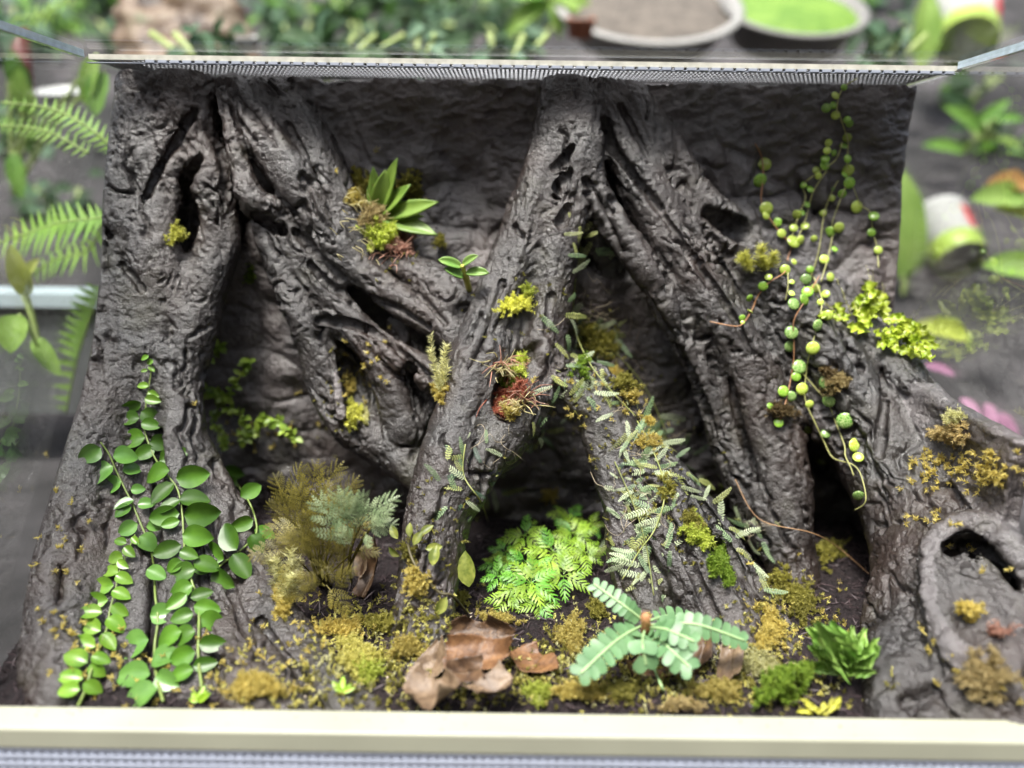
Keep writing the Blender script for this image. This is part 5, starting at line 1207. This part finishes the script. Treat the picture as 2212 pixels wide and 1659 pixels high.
def pot(label, u, v, hw, h, mat, fill, name='planter', cat='planter', taper=.78, tilt=.6, fillmat=None, lobes=0, Y=None):
    """round pot whose rim centre is seen at (u, v); hw: half width of the rim in picture units"""
    c = gp(u, v) if Y is None else P(u, v, Y); r_ = hw*pxsize(u, v, c.y); hh = h*r_; up_ = UP.lerp(BN, tilt).normalized() if tilt <= 1 else (BN + CBACK*(tilt-1)).normalized()
    M = frame(c - up_*hh*.3, Vector((0,1,0)) - up_*up_.y, up_)
    t = thing(name, c - up_*hh, label, cat)
    mb = MB(); mb.lathe([(0,-.7*hh),(taper*r_,-.7*hh),(r_*.97,.24*hh),(r_*1.05,.25*hh),(r_*1.05,.33*hh),(r_*.95,.33*hh),(r_*.92,.1*hh),(0,.06*hh)], n=36); link('body', mb.mesh('body', mat), t, M)
    if fillmat:
        mb = MB(); mb.lathe([(r_*.92,.12*hh),(r_*.7,(.22+.5*fill)*hh),(r_*.35,(.25+.85*fill)*hh),(0,(.25+fill)*hh)], n=28); link('filling', mb.mesh('filling', fillmat), t, M)
    return t, M, r_, hh
pot("grey round planter heaped with bright green moss behind the tank", 1715, 14, 150, .5, M_grey, .12, fillmat=M_mosst, tilt=1.15, Y=1.5)
pot("wide pale basin with soil and a scrap of moss behind the tank", 1400, 8, 195, .35, M_pale, .05, fillmat=M_dirt, tilt=1.15, name='basin', cat='basin', Y=1.5)
pot("small rusty terracotta pot at the left of the pale basin", 1255, 40, 32, 1.2, M_rust, .2, fillmat=M_dirt, name='flower_pot', cat='pot', Y=1.35)
pot("small white pot behind the top rail above the left root", 526, 80, 28, 1.1, M_wp, .2, fillmat=M_dirt, name='flower_pot', cat='pot', Y=1.1)
pot("white dish on the bench beyond the left fern", 140, 195, 55, .4, M_wp, .1, name='dish', cat='dish', Y=1.1)
def cup(label, u, v, hw, Y, lean):
    c = P(u, v, Y); r_ = hw*pxsize(u, v, Y); up_ = (CUP*.75 - CBACK*.65 + CRIGHT*lean).normalized(); M = frame(c, CBACK - up_*CBACK.dot(up_), up_)
    t = thing('plastic_cup', c - up_*r_*1.4, label, 'cup'); n = 32
    mb = MB(); mb.lathe([(0,-1.0*r_),(.82*r_,-1.0*r_),(.98*r_,.7*r_),(1.04*r_,.72*r_),(1.04*r_,.8*r_),(.94*r_,.8*r_),(.9*r_,.55*r_),(0,.5*r_)], n=n); link('body', mb.mesh('body', M_wp), t, M)
    mb = MB(); mb.lathe([(.80*r_,-1.45*r_),(.86*r_,-1.02*r_),(.86*r_,-.75*r_),(.845*r_,-.75*r_)], n=n); link('base', mb.mesh('base', M_limep), t, M)
    mb = MB(); 
    for i in range(8):
        for j in range(3):
            a = 1.9 + i*.11 + (0 if j else 0); q = .005*r_
            zz = [-.55+.35*j, -.55+.35*(j+1)]
            rr = [(.82+.16*(z_+1)/1.7)*1.012*r_ for z_ in zz]; a2 = a+.11
            mb.add([(rr[0]*math.cos(a), rr[0]*math.sin(a), zz[0]*r_), (rr[0]*math.cos(a2), rr[0]*math.sin(a2), zz[0]*r_), (rr[1]*math.cos(a2), rr[1]*math.sin(a2), zz[1]*r_), (rr[1]*math.cos(a), rr[1]*math.sin(a), zz[1]*r_)], [(0,1,2,3)])
    link('red_print', mb.mesh('red_print', M_red), t, M)
cup("white cup with red print and lime base beside the upright lime leaf", 2040, 505, 62, 1.15, 0)
cup("white cup with a red print seen above the tank's right corner", 2085, 50, 70, 1.6, .35)
leafy("upright lime strap leaf beside the white cup right of the tank", (1950,640,1.05), [(1945,600,1955,340,1.05,'lime',1),(1960,600,1975,440,1.06,'lime',1)], 'strap_leaf_plant')
leafy("upright lime strap leaf beside the cup above the right corner", (1985,150,1.5), [(1985,150,2020,-30,1.5,'lime',1),(1990,140,2000,20,1.52,'green',1)], 'strap_leaf_plant')
leafy("green seedlings on the bench at the right edge", (2130,300,1.3), [(2110,270,2180,210,1.3,'green',1),(2120,290,2060,220,1.3,'green',1),(2150,260,2212,250,1.28,'green',0),(2080,330,2010,300,1.35,'green',1),(2150,300,2212,310,1.3,'lime',1),(2090,250,2050,190,1.4,'dark',0)])
leafy("orange and lime leaves on the bench at the right edge", (2212,450,1.0), [(2212,430,2120,415,1.0,'lime',0),(2220,400,2150,385,1.02,'orange',0),(2230,470,2170,440,1.02,'yellow',1)])
leafy("rounded lime leaf low at the right edge below the orange leaves", (2230,620,.9), [(2240,590,2150,560,.9,'lime',0)])
leafy("pale yellow leaf lying on the bench right of the liverwort", (2090,760,.86), [(2090,730,2000,690,.86,'yellow',1)])
for i, (u0,v0,u1,v1,lab) in enumerate([(2075,860,2125,905,"mauve petal nearest the broad right root on the bench"),(2130,870,2150,940,"narrow mauve petal between two others on the bench"),(2160,890,2200,980,"long mauve petal lowest on the bench at the right edge"),(1995,790,2060,800,"faint mauve petal beside the liverwort on the bench")]):
    a = gp(u0, v0) if gp(u0, v0).y < .75 else P(u0, v0, .8); a = P(u0, v0, .8); b = P(u1, v1, .77)
    o = link('petal', BLm['pink'][1], None, frame(a, b-a, CBACK+UP*.6, (b-a).length)); tag(o, lab, 'petal', 'petals fallen right of the tank')
# left: tub and post
def tilted_box(name, label, cat, u0, v0, u1, v1, Y, depth, mat, parts=None):
    a, b = P(u0, v1, Y), P(u1, v0, Y); mb = MB(); mb.box((a.x, Y, a.z), (b.x, Y+depth, b.z)); t = thing(name, (a.x, Y, a.z), label, cat)
    o = link('body', mb.mesh('body', mat, False), t); return t, a, b
M_tub = plain('milky_plastic', (.11,.115,.115), .35, .15, 20); M_tubr = plain('milky_rim', (.42,.50,.52), .3, .1, 20)
t, a, b = tilted_box('plastic_tub', "milky plastic tub with a pale blue rim left of the tank", 'tub', -160, 655, 235, 890, .78, .05, M_tub)
mb = MB(); mb.box((a.x-.01, .77, b.z-.004), (b.x+.006, .835, b.z+.010)); link('rim', mb.mesh('rim', M_tubr, False), t)
mb = MB(); mb.tube([P(58, 250, 1.0), P(52, 170, 1.0), P(40, 60, 1.0)], .011, 10); o = link('post', mb.mesh('post', plain('dark_red_paint', (.14,.025,.018), .5, .2, 20))); tag(o, "dark red post behind the pale leaves at the left edge", 'post')
# plants on the bank above the tank
def bushy(label, u, v, n, L, cols, spread, up=.6, name='leafy_plant', Y=None):
    c = gp(u, v) if Y is None else P(u, v, Y); t = thing(name, c, label, 'plant')
    for k in range(n):
        px = pxsize(u, v, c.y); a = c + Vector((rnd.gauss(0,.45)*spread*px, rnd.gauss(0,.2)*spread*px, abs(rnd.gauss(.3,.45))*spread*px*.8)); d = Vector((rnd.gauss(0,1), -.6, rnd.gauss(-.1,.8)))
        link('leaf', BLm[rnd.choice(cols)][rnd.randrange(3)], t, frame(a, d, CBACK + UP*.7 + Vector((rnd.gauss(0,.3),0,0)), L*px*rnd.uniform(.6,1.2)))
    mb = MB()
    for k in range(3): mb.tube([c - UP*.02, c + Vector((rnd.gauss(0,.05), 0, spread*px*.8))], .004, 5)
    link('stem', mb.mesh('stem', M_bs), t); return t
bushy("dark leafy plant on the bank above the top of the left root", 330, 90, 26, 60, ('dark','dark','bluish'), 90)
bushy("loose green plant on the bank left of centre", 620, 60, 34, 50, ('dark','dark','green','bluish'), 90)
bushy("bright leaved plant on the bank above the mesh", 720, 50, 16, 62, ('green','green','dark'), 70)
bushy("dark bushy plant on the bank near the middle", 880, 60, 44, 50, ('dark','dark','bluish','green'), 110)
bushy("dark green plant on the bank left of the basin", 1040, 70, 34, 46, ('dark','dark','bluish'), 90)
leafy("large lobed lime leaf hanging over the bank in the middle", (1180,-60,1.5), [(1180,0,1090,62,1.5,'lime',1),(1190,0,1215,72,1.49,'lime',1),(1190,-10,1290,20,1.5,'lime',0),(1185,-10,1110,-20,1.5,'green',0),(1200,-10,1150,40,1.51,'lime',1)])
bushy("dark plant on the bank between basin and planter", 1560, 5, 14, 46, ('dark','green'), 60)
bushy("dark plant on the bank right of the planter", 1880, 20, 26, 56, ('dark','bluish','green'), 90)
bushy("shadowy plant on the bank at the upper left corner", 120, 60, 26, 66, ('dark','bluish','green'), 100)
bushy("low green weeds on the bank at the right of the tank", 2080, 215, 16, 50, ('green','dark'), 60)

for (u,v,n,L,cols,sp,lab) in [(60,330,40,60,('dark','dark','green','bluish'),110,"tangle of dark weeds on the bank behind the left fern"),(150,480,30,56,('dark','bluish','dark'),90,"dark weeds on the bank just left of the left root"),(420,40,34,52,('dark','dark','bluish'),100,"dark shrub on the bank above the slanting root"),(780,20,44,50,('dark','green','dark','bluish'),110,"tall dark shrub on the bank above the left panel"),(960,30,44,48,('dark','dark','green'),110,"mixed green shrub on the bank above the central gap"),(1130,60,30,44,('dark','bluish'),90,"dusky shrub on the bank beside the terracotta pot"),(2150,330,22,44,('dark','green'),80,"small weeds on the bank right of the tank"),(1990,120,22,50,('dark','dark','bluish'),80,"dark weeds on the bank behind the tank's right corner"),(30,120,40,64,('dark','bluish','dark','green'),120,"dark shrub on the bank at the far upper left"),(220,30,34,56,('dark','bluish','green'),100,"dusky shrub on the bank left of the white pot")]:
    bushy(lab, u, v, n, L, cols, sp, name='leafy_plant')

for i_, (u,n,lab) in enumerate([(300,26,"low dark weeds behind the rail above the left root"),(480,30,"low dark weeds behind the rail right of the white pot"),(640,34,"low dark weeds behind the mesh left of centre"),(800,34,"low dark weeds behind the mesh above the strap leaved rosette"),(960,34,"low dark weeds behind the mesh near the centre"),(1110,26,"low dark weeds behind the mesh above the central trunk")]):
    bushy(lab, u, 118, n, 46, ('dark','dark','bluish','dark'), 80)

# made-up mossy stump in place of the left root's reflection in the glass top
lv = MB(); N1, N2 = 26, 40; c0 = P(395, 150, 1.25); c1 = P(380, -90, 1.32)
for i in range(N1+1):
    for j in range(N2):
        a = 2*math.pi*j/N2; r_ = .088*(1.15 - .3*i/N1 + .22*math.sin(a*3+1+i*.13) + .12*math.sin(a*7+i*.3) + .05*math.sin(i*1.1+a*2)); q = c0.lerp(c1, i/N1); lv.v.append(q + Vector((r_*math.cos(a), r_*math.sin(a)*.6, 0)))
for i in range(N1):
    for j in range(N2): lv.f.append((i*N2+j, i*N2+(j+1)%N2, (i+1)*N2+(j+1)%N2, (i+1)*N2+j))
lv.f.append(tuple(N1*N2+j for j in range(N2)))
m, nt, b = nmat('mossy_reflection_brown'); nz = add(nt, 'ShaderNodeTexNoise', Scale=26.0, Detail=6.0); nt.links.new(coords(nt), nz.inputs['Vector'])
r1 = ramp(nt, nz.outputs[0], [(.34,(.035,.02,.012)),(.5,(.13,.08,.045)),(.62,(.20,.15,.10)),(.72,(.06,.09,.02))]); nt.links.new(r1.outputs[0], b.inputs['Base Color']); b.inputs['Roughness'].default_value = .5; bump(nt, nz.outputs[0], b, .02)
tag(link('reflection_stump', lv.mesh('reflection_stump', m)), "brown mossy driftwood stump behind the tank above the left root", 'reflection_stump')

for (u,n,Y,lab) in [(470,24,1.0,"dark leafy plant right behind the tank above the slanting root"),(700,26,1.05,"dark leafy plant right behind the mesh left of centre"),(900,26,1.0,"dark leafy plant right behind the mesh near the centre"),(1090,22,1.05,"dark leafy plant right behind the mesh by the terracotta pot"),(1900,22,1.1,"dark leafy plant right behind the tank's right corner")]:
    bushy(lab, u, 142, n, 60, ('dark','dark','bluish'), 80, Y=Y)
